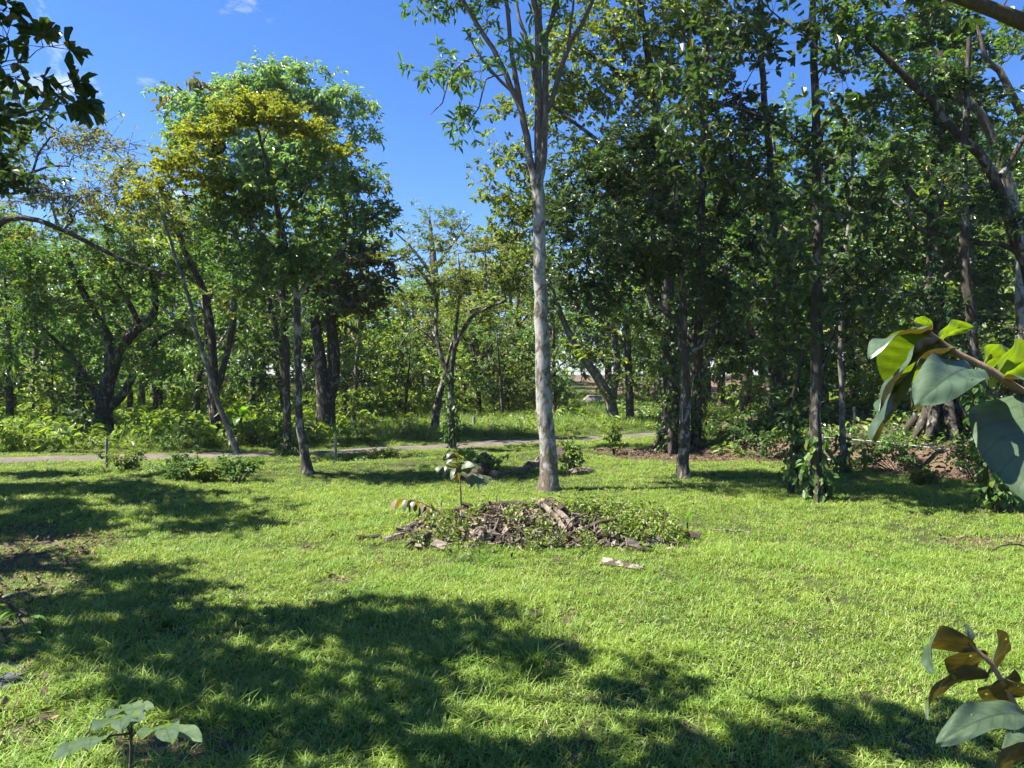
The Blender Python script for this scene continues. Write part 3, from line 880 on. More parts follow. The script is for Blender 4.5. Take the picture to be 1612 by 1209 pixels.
# --- left-hand group beyond and before the road
tree('layered_yellow_tree', 'slender tree with flat layers of golden foliage over a dark green lower crown', 'tree', (486, 745),
     [[(486, 745, .12), (477, 700, .10), (469, 648, .092), (471, 598, .09), (468, 540, .085), (467, 470, .08), (455, 410, .065), (440, 350, .07), (425, 280, .05), (405, 200, .025)],
      [(467, 470, .07), (485, 445, .065), (515, 425, .055), (540, 390, .045), (575, 355, .035), (600, 330, .02)],
      [(455, 410, .05), (410, 370, .045), (370, 320, .035), (320, 280, .02)],
      [(440, 350, .04), (480, 300, .035), (520, 260, .02)]],
     [('feather_yellow', 30, [(400, 188, 70, 18, -.3), (330, 212, 55, 16, -.5), (455, 205, 55, 14, -.2), (300, 262, 65, 16, -.8), (345, 285, 55, 12, -.4), (250, 298, 36, 13, -.5), (540, 240, 18, 8), (500, 213, 34, 12), (410, 168, 28, 8)]),
      ('fine_mid', 11, [(420, 330, 85, 35), (520, 345, 65, 45), (595, 335, 38, 22), (470, 410, 75, 30), (550, 290, 42, 26), (500, 280, 60, 28)]),
      ('fine_mid', 10, [(390, 390, 60, 35), (350, 330, 55, 28), (410, 310, 70, 28), (430, 420, 60, 30)]),
      ('feather_olive', 6, [(600, 345, 40, 22), (585, 310, 28, 12)])],
     'bark_mottle', 120, FG)
tree('straight_dark_tree', 'straight narrow dark trunk by the dirt road next to the golden-topped tree', 'tree', (452, 718),
     [[(452, 718, .12), (452, 640, .11), (451, 560, .105), (446, 480, .10), (440, 400, .08), (432, 300, .05)]],
     [('fine_mid', 5.5, [(380, 420, 60, 32), (440, 360, 60, 40), (420, 470, 50, 28), (480, 480, 45, 30), (350, 380, 55, 35), (520, 410, 45, 35)])], 'bark_dark', 121, vine=(.0, .6, 110))
tree('twin_trunk_tree', 'massive double-trunked tree behind the road with high grey-green crown', 'tree', (512, 685),
     [[(512, 685, .38), (512, 640, .34), (506, 590, .24), (500, 540, .20), (490, 460, .17), (470, 360, .18), (450, 260, .12), (430, 170, .06)],
      [(514, 645, .24), (524, 600, .22), (526, 550, .20), (522, 490, .16), (535, 420, .15), (545, 320, .1), (545, 230, .05)]],
     [('blue', 10, [(330, 172, 75, 28), (430, 150, 95, 32), (515, 165, 52, 36), (560, 213, 32, 14), (470, 230, 90, 38), (540, 280, 45, 30), (400, 250, 80, 40), (450, 120, 60, 12), (380, 135, 50, 12), (300, 215, 50, 28)]),
      ('bronze', 9, [(285, 150, 36, 14), (325, 140, 30, 10)]),
      ('bronze', 7, [(575, 430, 42, 50), (530, 400, 50, 40), (595, 480, 22, 24), (540, 470, 50, 40), (500, 440, 40, 40)])],
     'bark_dark', 122)
tree('leaning_grey_tree', 'pale thin trunk leaning left over the road from the dark shrubs', 'tree', (377, 716),
     [[(377, 716, .085), (358, 670, .078), (345, 640, .072), (322, 565, .065), (310, 525, .058), (300, 480, .05), (285, 430, .04), (268, 380, .04), (250, 325, .025)],
      [(308, 515, .04), (290, 513, .03), (262, 490, .025), (240, 472, .015)]],
     [('light', 4, [(345, 480, 30, 20), (380, 465, 22, 18), (265, 350, 40, 28), (230, 300, 45, 28)]), ('olive', 4, [(205, 280, 40, 25), (290, 320, 40, 25)])], 'bark_grey', 123)
tree('pair_stem_tree', 'dark twin-stemmed tree behind the pale leaning trunk', 'tree', (343, 694),
     [[(343, 694, .17), (340, 640, .15), (336, 580, .13), (333, 520, .12), (322, 460, .10), (295, 405, .08), (272, 345, .07), (250, 290, .03)],
      [(340, 620, .11), (358, 560, .10), (368, 500, .09), (370, 440, .07), (362, 370, .06)]],
     [('olive', 7, [(230, 330, 75, 35), (290, 360, 70, 35), (190, 270, 60, 30), (160, 340, 60, 35), (260, 270, 55, 28)]),
      ('fine_mid', 6, [(300, 410, 70, 30), (380, 400, 50, 35), (220, 410, 70, 35), (340, 340, 60, 40), (400, 440, 40, 25)])], 'bark_dark', 124)
tree('spreading_dark_tree', 'dark low-forking tree spreading crooked limbs behind the weathered post', 'tree', (163, 692),
     [[(163, 692, .32), (164, 650, .28), (168, 605, .24), (178, 575, .22), (176, 545, .18), (150, 495, .13), (122, 440, .10), (98, 380, .06), (80, 320, .03)],
      [(178, 572, .18), (195, 540, .16), (222, 515, .14), (240, 500, .12), (245, 460, .08), (230, 400, .05)],
      [(222, 515, .10), (205, 480, .09), (180, 440, .07), (165, 380, .04)],
      [(166, 645, .16), (180, 635, .15), (200, 610, .13), (215, 575, .11), (240, 540, .08), (270, 520, .05)],
      [(166, 655, .12), (140, 600, .10), (110, 560, .08), (70, 520, .05), (20, 490, .03)]],
     [('fine_mid', 6, [(60, 410, 80, 45), (140, 380, 80, 40), (240, 440, 70, 40), (60, 490, 70, 35), (170, 470, 70, 35), (280, 510, 55, 35), (110, 540, 55, 35), (20, 560, 40, 40), (200, 560, 55, 30), (20, 380, 60, 50), (260, 570, 50, 30)]),
      ('light', 3.2, [(155, 430, 25, 25, -2), (40, 450, 50, 35, -1), (95, 470, 40, 30, -1)]),
      ('broad_dark', 4, [(120, 625, 40, 38, -1), (140, 665, 36, 24, -1.5)])], 'bark_dark', 125)
tree('bare_limb_tree', 'half-bare tree with thin tawny foliage and a long dark limb across the sky', 'tree', (-70, 712),
     [[(-70, 712, .22), (-60, 600, .2), (-45, 480, .17), (-30, 380, .14), (-20, 300, .1), (30, 230, .06), (70, 180, .03)],
      [(-30, 380, .09), (10, 345, .08), (60, 347, .075), (120, 372, .065), (180, 402, .055), (245, 428, .04), (300, 445, .02)],
      [(-20, 300, .07), (30, 280, .05), (75, 262, .035), (110, 262, .02)],
      [(-15, 305, .05), (40, 300, .04), (60, 240, .03), (100, 195, .02)]],
     [('sparse', 12, [(40, 215, 55, 35), (120, 225, 60, 30), (60, 290, 60, 40), (175, 225, 45, 20), (190, 290, 55, 35), (110, 320, 60, 30), (20, 160, 30, 15)]),
      ('olive', 3.4, [(60, 370, 60, 30), (160, 300, 50, 28), (150, 210, 30, 14)])], 'bark_dark', 126, tip=.012)
tree('open_crown_tree', 'small open-crowned tree with creeper on its trunk beside the middle of the road', 'tree', (713, 707),
     [[(713, 707, .125), (710, 650, .11), (710, 600, .105), (702, 582, .085), (691, 549, .07), (686, 509, .06), (686, 466, .07), (665, 430, .05), (640, 412, .03)],
      [(711, 600, .085), (714, 549, .075), (734, 512, .06), (751, 493, .045), (797, 473, .04)],
      [(714, 549, .06), (720, 500, .05), (725, 450, .035), (722, 400, .02)],
      [(690, 545, .04), (655, 515, .035), (630, 545, .02)]],
     [('feather_olive', 9, [(650, 415, 45, 28), (705, 385, 50, 28), (765, 385, 40, 28), (740, 445, 50, 28), (640, 475, 34, 22), (790, 435, 34, 28), (690, 450, 45, 24), (630, 385, 25, 15)]),
      ('olive', 3, [(760, 500, 40, 22), (680, 500, 30, 15)])], 'bark_mottle', 127, FG, vine=(.3, 2.6, 260))
tree('leaning_stump_tree', 'short crooked trunk leaning toward the open-crowned tree from the tall grass', 'tree', (683, 677),
     [[(683, 677, .16), (686, 650, .145), (692, 622, .13), (699, 596, .11), (703, 570, .08), (715, 530, .04)]],
     [('feather_olive', 3, [(720, 510, 40, 22), (700, 540, 25, 12)])], 'bark_mottle', 128)

# ------------------------------------------------------------------ the woods behind: a few kinds, copied
def copy_tree(root, loc, rz, s, label=None, group=None):
    c = root.copy(); C.objects.link(c)
    c.location = loc; c.rotation_euler = (0, 0, rz); c.scale = (s[0], s[0], s[1])
    if label: c['label'] = label
    if group: c['group'] = group
    for ch in list(root.children):
        k = ch.copy(); C.objects.link(k); k.parent = c
    return c
def bg_proto(name, label, cat, style, bark, height, seed, shape, group):
    """one woodland tree, built at 1:1 with its crown lobes by shape"""
    r = np.random.default_rng(seed)
    lean = r.normal(size=2) * .35
    hz = height
    main = [(0, 0, 0, .17 * hz / 9), (lean[0] * .3, lean[1] * .3, hz * .3, .14 * hz / 9), (lean[0], lean[1], hz * .6, .10 * hz / 9), (lean[0] * 1.4, lean[1] * 1.4, hz * .9, .04)]
    paths = [main]
    for k in range(4):
        a_ = k * 1.7 + r.random(); z0 = hz * (.32 + .12 * k)
        f = z0 / hz
        st_ = (lean[0] * f * 1.6, lean[1] * f * 1.6, z0)
        paths.append([(*st_, .07), (st_[0] + math.cos(a_) * hz * .10, st_[1] + math.sin(a_) * hz * .10, z0 + hz * .07, .055), (st_[0] + math.cos(a_) * hz * .2, st_[1] + math.sin(a_) * hz * .2, z0 + hz * .17, .025)])
    lobes = []
    for k in range(shape['n']):
        a_ = k * 2.4 + r.random() * .8
        f = shape['lo'] + (1 - shape['lo']) * (k + .5) / shape['n']
        rad = hz * shape['w'] * (1 - .55 * abs(f - .55) / .45) * (.4 + .8 * r.random())
        lobes.append((math.cos(a_) * rad, math.sin(a_) * rad, hz * f * .95, hz * .13 * (.7 + .6 * r.random()), hz * .13, hz * .07 * (.7 + .7 * r.random())))
    return tree(name, label, cat, None, paths, [(style, shape['d'], lobes)], bark, seed, group=group, loc=(0, 0, 0), raw=True, twigs=False, tip=.012, step=.7)

def skyline(px):
    return float(np.interp(px, [-400, 0, 130, 240, 560, 600, 640, 700, 760, 800, 860, 1000, 1612, 2000], [200, 240, 260, 230, 260, 400, 400, 385, 380, 300, 250, 150, 60, 60]))
KINDS = [
    ('woodland_tree', 'dark-leaved woodland tree', 'bg_dark', 'bark_dark', 9.0, 201, dict(n=14, lo=.22, w=.26, d=2.6)),
    ('woodland_tree', 'mid-green woodland tree', 'bg_mid', 'bark_mottle', 8.5, 202, dict(n=14, lo=.22, w=.27, d=2.6)),
    ('woodland_tree', 'bright green woodland tree', 'bg_light', 'bark_grey', 7.5, 203, dict(n=13, lo=.18, w=.28, d=2.6)),
    ('woodland_tree', 'olive-yellow woodland tree', 'bg_olive', 'bark_grey', 9.5, 204, dict(n=14, lo=.25, w=.27, d=2.4)),
    ('woodland_tree', 'slender thin-crowned woodland tree', 'bg_mid', 'bark_dark', 8.0, 205, dict(n=7, lo=.50, w=.18, d=1.3)),
    ('woodland_tree', 'low bushy woodland tree', 'bg_light', 'bark_mottle', 4.5, 206, dict(n=12, lo=.08, w=.36, d=4.0)),
]
protos, hts, used = [], [], []
for nm, lb, st_, bk, hh, sd, sh in KINDS:
    protos.append(bg_proto(nm, lb, 'tree', st_, bk, hh, sd, sh, 'trees of the wood beyond the road')); hts.append(hh); used.append(False)
ZONES = [('the half-bare tree', -1e9, 90), ('the dark low-forking tree', 90, 260), ('the dark twin-stemmed tree', 260, 430), ('the massive double trunk', 430, 600), ('the open-crowned tree', 600, 780), ('the white lichen-patched trunk', 780, 900),
         ('the thick dark trunk', 900, 1080), ('the blotched grey trunk', 1080, 1220), ('the straight paddle-leaved tree', 1220, 1400), ('the buttressed trunk', 1400, 1e9)]
def put_tree(ki, x, y, top_py, rz, smin=.55, smax=2.6):
    z = float(H(x, y)) - .05
    top = CH + (HZ - top_py) / F * y
    s = min(max((top - z) / hts[ki], smin), smax)
    px = x / y * F + PW / 2
    zn = ('close behind ' if y < 45 else 'farther back behind ' if y < 72 else 'far off beyond ') + [q_[0] for q_ in ZONES if q_[1] <= px < q_[2]][0]
    label = KINDS[ki][1] + ' ' + zn
    group = KINDS[ki][1] + 's ' + zn
    sx = s * (.85 + .3 * random.random()) if s < 1.6 else s * .9
    if not used[ki]:
        o = protos[ki]; used[ki] = True
        o.location = (x, y, z); o.rotation_euler = (0, 0, rz); o.scale = (sx, sx, s)
        o['label'] = label; o['group'] = group
    else:
        copy_tree(protos[ki], (x, y, z), rz, (sx, s), label, group)
rr = random.Random(5)
placed = []
def try_put(px, d, ki, jit, sep):
    x = (px - PW / 2) / F * d
    if road_dist([x], [d])[0] < 2.2: return
    if any(math.hypot(x - a_, d - b_) < sep for a_, b_ in placed): return
    if 885 < px < 955 and d < 95: return
    placed.append((x, d))
    put_tree(ki, x, d, skyline(px) + jit, rr.random() * 6.28)
for i in range(400):       # near row beyond the road: mixed, some small
    px = rr.uniform(-150, 1800); d = rr.uniform(29, 44) if px < 900 else rr.uniform(24, 42)
    if 560 < px < 900 and d < 36: continue
    if len(placed) > 62: break
    ki = rr.choice([0, 1, 1, 2, 2, 4, 4, 5, 5] if px < 900 else [0, 0, 1, 1, 2, 4, 4, 5])
    try_put(px, d, ki, rr.uniform(100, 260) if ki != 5 else rr.uniform(240, 330), 2.3)
for i in range(400):
    px = rr.uniform(-200, 1850); d = rr.uniform(46, 70)
    if len(placed) > 118: break
    ki = rr.choice([0, 1, 1, 2, 3, 5, 5])
    try_put(px, d, ki, rr.uniform(20, 160) if ki != 5 else rr.uniform(150, 280), 2.8)
for i in range(300):
    px = rr.uniform(-250, 1900); d = rr.uniform(75, 115)
    if len(placed) > 165: break
    try_put(px, d, rr.choice([0, 1, 2, 3, 5]), rr.uniform(60, 150), 4.0)
for px, d, ki, tp in ((600, 47, 2, 40), (630, 40, 5, 110), (660, 52, 1, 30), (690, 44, 2, 60), (730, 50, 3, 20), (755, 42, 5, 90), (775, 48, 3, 10), (800, 55, 2, 60), (640, 60, 3, 10), (700, 66, 1, 20), (560, 41, 5, 120), (825, 60, 3, 40), (990, 46, 1, 200), (1030, 52, 2, 180), (580, 37, 5, 200), (720, 38, 5, 170), (530, 44, 2, 90)):
    put_tree(ki, (px - PW / 2) / F * d, d, max(330, skyline(px)) + tp, rr.random() * 6.28)
tree('feathery_tree', 'far tall feathery tree showing pale against the sky above the wood', 'tree', None,
     [[(0, 0, 0, .45), (.2, 0, 6, .36), (0, 0, 10, .26), (-.3, 0, 13.2, .1)], [(0, 0, 9.5, .15), (1.4, 0, 11.5, .1), (2.8, 0, 13, .04)], [(0, 0, 9, .15), (-1.5, 0, 11, .1), (-3, 0, 12.5, .04)]],
     [('bg_blue', 1.5, [(0, 0, 13.8, 2.6, 2, .7), (-2.3, 0, 12.8, 1.8, 1.5, .6), (2.0, 0, 13.0, 1.8, 1.5, .6), (0, 0, 12.2, 2.5, 2, .5)])],
     'bark_grey', 131, loc=(-5.9, 58, float(H(-5.9, 58))), raw=True, twigs=False, tip=.015)

# ------------------------------------------------------------------ shade trees standing left of the lawn, outside the picture
_t = 1 / math.tan(el)
def caster(gx_, gy_, rx_, ry_, z, base):      # crown lobe whose shadow falls on a ground spot
    return (gx_ + math.sin(az) * _t * z - base[0], gy_ + math.cos(az) * _t * z - base[1], z, rx_, ry_, .28)
SHADE_NEAR = [caster(*q_, (-7.4, 6.6)) for q_ in [(-3.0, 7.0, .8, .45, 6.5), (-1.9, 6.9, .9, .5, 6.6), (-.9, 6.3, .9, .6, 6.7), (-2.7, 6.1, .7, .45, 6.3), (-1.9, 5.6, .8, .5, 6.5), (-.8, 5.3, .5, .5, 6.6), (.1, 6.1, .45, .3, 6.8), (-1.6, 4.8, .7, .45, 6.4), (-.3, 4.4, .8, .45, 6.6), (.75, 4.6, .6, .35, 6.9), (1.4, 4.5, .45, .3, 6.9), (2.4, 4.95, .7, .25, 7.0), (3.1, 4.8, .5, .3, 7.0), (-4.3, 7.4, 1.1, .5, 6.3), (-3.7, 8.0, .7, .3, 6.6), (-4.2, 6.2, .7, .4, 6.2), (-5.6, 6.0, 1.2, 1.0, 6.2), (-1.2, 7.5, .5, .2, 6.8), (-.2, 7.0, .35, .2, 6.9), (.9, 5.6, .35, .2, 7.0)]]
tree('overhanging_tree', 'glossy-leaved tree reaching whorled leaf sprays in from beside the viewpoint', 'tree', None,
     [[(0, 0, 0, .2), (.1, .1, 2, .17), (.3, .1, 3.6, .14), (.4, 0, 5.2, .1), (.6, -.1, 6.6, .05)],
      [(.3, .1, 3.4, .06), (1.2, .2, 3.9, .045), (2.0, .2, 4.15, .03), (2.6, .3, 4.55, .018), (3.0, .3, 4.62, .012), (3.3, .3, 4.72, .007)],
      [(1.2, .2, 3.9, .03), (2.2, .25, 4.6, .02), (2.7, .2, 5.0, .012), (3.1, .25, 5.12, .006)],
      [(.4, 0, 5, .08), (1.6, -.6, 6, .06), (3.0, -1.3, 6.6, .04), (4.4, -1.6, 6.9, .02)],
      [(.3, .1, 4.5, .07), (-.8, 1.2, 5.6, .05)]],
     [('spray', 3, [(3.26, .3, 5.26, .07, .07, .06), (3.36, .3, 4.90, .06, .06, .06), (3.46, .3, 4.76, .06, .06, .05), (3.06, .25, 4.98, .08, .06, .06), (2.98, .2, 4.49, .08, .06, .06), (2.88, .2, 5.55, .06, .06, .06), (2.90, .2, 5.28, .06, .06, .06), (2.9, .2, 5.05, .06, .06, .06), (2.84, .2, 4.6, .06, .06, .06)]),
      ('overhang', 40, SHADE_NEAR)],
     'bark_mottle', 141, loc=(-7.4, 6.6, float(H(-7.4, 6.6))), raw=True)
for i, (x, y, lb, patches) in enumerate([
        (-10.6, 10.2, 'broad shade tree on the left edge of the lawn', [(-6.2, 9.2, 1.2, .5, 5.6), (-4.3, 8.9, .6, .25, 6.0), (-7.5, 12.3, 1.6, .95, 6.0), (-5.4, 12.9, 1.3, .8, 6.6), (-4.4, 11.6, .9, .45, 6.8), (-6.6, 11.3, 1.2, .5, 6.3)]),
        (-14.2, 15.0, 'broad shade tree at the left of the lawn toward the road', [(-10, 15.4, 1.8, 1.0, 6.0), (-8, 15.4, 1.6, 1.0, 6.4), (-6.4, 14.5, 1.0, .75, 6.4), (-9, 13.5, 1.6, .7, 5.6), (-11, 17.5, 1.4, .6, 6.0), (-7.4, 17.2, 1.1, .5, 6.6)])]):
    lobes_ = [caster(*q_, (x, y)) for q_ in patches]
    tree('shade_tree', lb, 'tree', None,
         [[(0, 0, 0, .22), (.2, 0, 2.2, .18), (.2, .1, 4.2, .12), (.5, 0, 5.8, .05)], [(.2, 0, 2.5, .09), (1.2, .3, 4.3, .06), (2.0, .5, 5.2, .03)]],
         [('broad_dark', 30, lobes_)],
         'bark_mottle', 150 + i, loc=(x, y, float(H(x, y))), raw=True, group='shade trees left of the lawn')

# ------------------------------------------------------------------ shrubs
def shrub(name, label, px, py, w, h, style, seed, dens=9, cat='shrub', group=None, stems=5, loc=None):
    b = np.array(loc) if loc is not None else G(px, py)
    r = np.random.default_rng(seed)
    root = thing(name, tuple(b), label, cat, group)
    k = b[1] / F
    W_, H_ = w * k, h * k
    lobes = [(r.normal() * W_ * .22, r.normal() * W_ * .15, H_ * (.35 + .3 * r.random()), W_ * .32, W_ * .3, H_ * .34) for _ in range(4)]
    cl = fill_lobes(lobes, dens, r)
    cl[:, 2] = np.abs(cl[:, 2]) + .03
    st = dict(ST[style])
    V, f, rv, tw = foliage(cl, st, seed)
    B = Buf()
    for a_, b_ in tw[::2]: B.tube([a_, b_], [.004, .002], 3)
    for i in range(len(cl)):
        p0 = np.array([cl[i][0] * .25, cl[i][1] * .25, -.04])
        B.tube([p0, p0 * .4 + cl[i] * .6 + np.array([0, 0, .02]), cl[i]], [.012, .008, .004], 4)
    obj('stems', B.mesh('stems', M['bark_mottle'], smooth=True), root)
    obj('foliage', make_mesh('foliage', V, [f], M[st['m']], rnd=rv), root)
    return root
shrub('dark_shrub', 'low dark shrub at the lawn edge left of a bright-leaved plant', 296, 755, 62, 36, 'shrub_dark', 301, 22)
shrub('dark_shrub', 'low dark shrub round the foot of the pale leaning trunk', 372, 758, 75, 42, 'shrub_dark', 302, 22)
shrub('bright_plant', 'small bright yellow-green plant between the two dark shrubs', 328, 757, 34, 24, 'shrub', 303, 22, 'plant')
shrub('light_bush', 'pale green weedy bush by the foot of the weathered post', 203, 742, 60, 34, 'shrub', 304, 12)
shrub('round_bush', 'small round bush at the near edge of the dirt road', 605, 722, 28, 20, 'shrub', 305, 16)
shrub('leafy_bush', 'bright leafy bush on the crest behind the big-leaved sapling', 748, 748, 60, 36, 'shrub', 306, 12)
shrub('trunk_bush', 'leafy weeds behind the foot of the white lichen-patched trunk', 895, 742, 42, 50, 'shrub', 307, 10)
shrub('far_bush', 'rounded grey-green bush beyond the tall grass left of the pale leaning trunk', 830, 650, 66, 62, 'bg_olive', 308, 3.6)
shrub('far_bush', 'dark rounded bush behind the white lichen-patched trunk beyond the grass', 893, 652, 40, 60, 'bg_mid', 309, 4)
shrub('vine_sapling', 'slim sapling stem wrapped in leaves at the litter patch near the road', 966, 716, 18, 60, 'shrub', 310, 22, 'sapling')
shrub('grass_bush', 'bright bush in the tall grass behind the dirt road below the crooked trunk', 560, 690, 70, 40, 'shrub', 311, 8)
shrub('roadside_bush', 'leafy bush behind the road between the twin-stemmed tree and straight dark trunk', 415, 700, 60, 45, 'shrub', 312, 8)
shrub('roadside_bush', 'glossy dark bush at the far roadside left of the twin-stemmed tree', 285, 702, 90, 40, 'shrub_dark', 313, 9)
shrub('roadside_bush', 'sunny bush at the far roadside near the half-bare tree', 30, 705, 80, 40, 'shrub', 314, 8)
shrub('bank_bush', 'leafy creeper bush on the red bank at the foot of the buttressed trunk', 1545, 760, 100, 75, 'shrub_dark', 315, 14)
shrub('bank_bush', 'creeper bush on the bank between the thin grey stem and buttressed trunk', 1420, 738, 120, 45, 'shrub_dark', 316, 14)
shrub('bank_bush', 'dark bush on the bank behind the crooked creeper-wrapped stem', 1210, 722, 90, 50, 'shrub_dark', 317, 12)
shrub('bank_bush', 'shady bush between the thick dark trunk and straight lawn tree', 1150, 712, 70, 45, 'shrub_dark', 318, 12)
shrub('bank_bush', 'sunlit fern-like bush on the bright mound behind the bank', 1365, 690, 70, 60, 'shrub', 319, 9)
shrub('edge_bush', 'broad-leaved weeds at the lawn edge below the buttressed trunk', 1450, 762, 44, 16, 'shrub', 320, 16)

# ------------------------------------------------------------------ scatter: grass, undergrowth, litter (geometry nodes)
def proto(name, me):
    return bpy.data.objects.new(name, me)        # never linked to the scene: only its mesh is scattered
def scatter(name, label, cat, protos_, pts, rot, scl, pick):
    me = bpy.data.meshes.new(name)
    me.vertices.add(len(pts))
    me.vertices.foreach_set('co', np.asarray(pts, np.float32).ravel())
    for an, ty, val, key in (('rot', 'FLOAT_VECTOR', rot, 'vector'), ('scl', 'FLOAT', scl, 'value'), ('pick', 'INT', pick, 'value')):
        a_ = me.attributes.new(an, ty, 'POINT')
        a_.data.foreach_set(key, np.asarray(val, np.int32 if ty == 'INT' else np.float32).ravel())
    o = obj(name, me)
    ng = bpy.data.node_groups.new(name, 'GeometryNodeTree')
    ng.interface.new_socket('Geometry', in_out='INPUT', socket_type='NodeSocketGeometry')
    ng.interface.new_socket('Geometry', in_out='OUTPUT', socket_type='NodeSocketGeometry')
    n, l = ng.nodes, ng.links
    gi, go = n.new('NodeGroupInput'), n.new('NodeGroupOutput')
    ip = n.new('GeometryNodeInstanceOnPoints')
    jn = n.new('GeometryNodeJoinGeometry')
    for pr in reversed(protos_):
        oi = n.new('GeometryNodeObjectInfo'); oi.inputs['Object'].default_value = pr
        g2 = n.new('GeometryNodeGeometryToInstance')
        l.new(oi.outputs['Geometry'], g2.inputs[0]); l.new(g2.outputs[0], jn.inputs[0])
    def na(nm, ty):
        x = n.new('GeometryNodeInputNamedAttribute'); x.data_type = ty; x.inputs['Name'].default_value = nm
        return x.outputs['Attribute']
    l.new(gi.outputs[0], ip.inputs['Points']); l.new(jn.outputs[0], ip.inputs['Instance'])
    ip.inputs['Pick Instance'].default_value = True
    l.new(na('pick', 'INT'), ip.inputs['Instance Index'])
    l.new(na('rot', 'FLOAT_VECTOR'), ip.inputs['Rotation'])
    l.new(na('scl', 'FLOAT'), ip.inputs['Scale'])
    l.new(ip.outputs[0], go.inputs[0])
    md = o.modifiers.new('scatter', 'NODES'); md.node_group = ng
    return tag(o, label, cat, kind='stuff')

def blades(seed, n, rad, hmin, hmax, w, lean, mat, segs=3):
    """a tuft of n curved tapering blades"""
    r = np.random.default_rng(seed)
    Vs, Qs, rn = [], [], []
    for i in range(n):
        a_ = r.random() * 6.283; rr_ = rad * math.sqrt(r.random())
        b = np.array([math.cos(a_) * rr_, math.sin(a_) * rr_, -.01])
        h = hmin + (hmax - hmin) * r.random()
        a2 = r.random() * 6.283
        dv = np.array([math.cos(a2), math.sin(a2), 0]); sd = np.array([-dv[1], dv[0], 0])
        ln = lean * (.4 + r.random())
        ww = w * (.7 + .6 * r.random())
        base = len(Vs)
        for s_ in range(segs + 1):
            t = s_ / segs
            c = b + dv * (h * ln * t ** 1.7) + np.array([0, 0, h * (t - .38 * ln * t * t)])
            wv = ww * (1 - t ** 1.6) * .5 + .0004
            Vs += [c - sd * wv, c + sd * wv]
        for s_ in range(segs):
            q_ = base + s_ * 2
            Qs.append((q_, q_ + 1, q_ + 3, q_ + 2)); rn.append(i)
    rv = r.random(n)
    return make_mesh('tuft', np.array(Vs), [np.array(Qs)], mat, rnd=rv[np.array(rn)])
def weeds(seed, n, L, spread, h, mat, W=.55):
    """a low clump of broad leaves on short stalks"""
    r = np.random.default_rng(seed)
    a_ = r.random(n) * 6.283; rr_ = spread * np.sqrt(r.random(n))
    Pn = np.stack([np.cos(a_) * rr_, np.sin(a_) * rr_, h * (.15 + .85 * r.random(n))], -1)
    ax = np.stack([np.cos(a_), np.sin(a_), .1 + .3 * r.normal(size=n)], -1) + r.normal(size=(n, 3)) * .5
    V, f, rv = leaf_arrays(Pn, ax, np.array([0, 0, 1.0]) + r.normal(size=(n, 3)) * .35, L * (.6 + .6 * r.random(n)), np.full(n, W), True, r)
    Vs, fs, rs = [V], [f], [rv]
    nb = len(V)
    st_ = []
    for i in range(n):      # thin stalks
        b = np.array([Pn[i][0] * .3, Pn[i][1] * .3, -.02])
        st_.append(np.array([b - (.002, 0, 0), b + (.002, 0, 0), Pn[i] + (.0015, 0, 0), Pn[i] - (.0015, 0, 0)]))
    Vs.append(np.concatenate(st_)); fs.append(nb + np.arange(4 * n).reshape(n, 4)); rs.append(np.full(n, .3))
    return make_mesh('weeds', np.concatenate(Vs), [np.concatenate([fs[0], fs[1]])], mat, rnd=np.concatenate(rs))

def wedge(n, d0, d1, side=1.0, r=rng):
    d = np.sqrt(d0 * d0 + (d1 * d1 - d0 * d0) * r.random(n))
    x = (r.random(n) * 2 - 1) * (d * .72 * side + 1.2)
    return x, d
TP = [proto('tuft', blades(401, 26, .11, .030, .065, .0065, .9, M['grass'])),
      proto('tuft', blades(402, 24, .11, .040, .085, .0068, 1.0, M['grass'])),
      proto('tuft', blades(403, 22, .10, .060, .140, .0072, 1.2, M['grass'])),
      proto('tuft', weeds(404, 14, .035, .10, .03, M['leaf_pile']))]
xs, ys = [], []
for d0, d1, dens in ((3.2, 6.5, 300), (6.5, 10, 210), (10, 16, 125), (16, 29, 62)):
    area = .5 * (d1 * d1 - d0 * d0) * 1.44 + 2.4 * (d1 - d0)
    x, y = wedge(int(area * dens), d0, d1)
    xs.append(x); ys.append(y)
x, y = np.concatenate(xs), np.concatenate(ys)
bb = bare(x, y)
by = np.interp(x, BX, BY)
ok = (rng.random(len(x)) > bb * 1.02) & ((y < by - .1) | (x < 2.5) | ((y > by + .9) & (x < 7.2))) & (road_dist(x, y) > .45 + .25 * rng.random(len(x)))
x, y, bb = x[ok], y[ok], bb[ok]
n = len(x)
lush = fbm(x, y, .5, 12)
near = sstep(8.5, 5.0, y) * sstep(-1.2, .6, 1.5 - x)          # longer grass in the near left shade
pk = np.where(rng.random(n) < .05 + .30 * lush ** 2 + .42 * near, 2, np.where(rng.random(n) < .5, 1, 0))
pk = np.where(rng.random(n) < .06 + .15 * (lush < .4), 3, pk)
sc_ = (.65 + .5 * rng.random(n)) * (.75 + .6 * lush) * (1 - .35 * bb) * (1 + .25 * near)
sc_ = sc_ * np.where(y > 12, 1.15, 1)
rot = np.stack([rng.normal(size=n) * .12, rng.normal(size=n) * .12, rng.random(n) * 6.283], -1)
scatter('lawn_grass', 'short sunlit green lawn grass', 'grass', TP, np.stack([x, y, H(x, y)], -1), rot, sc_, pk)
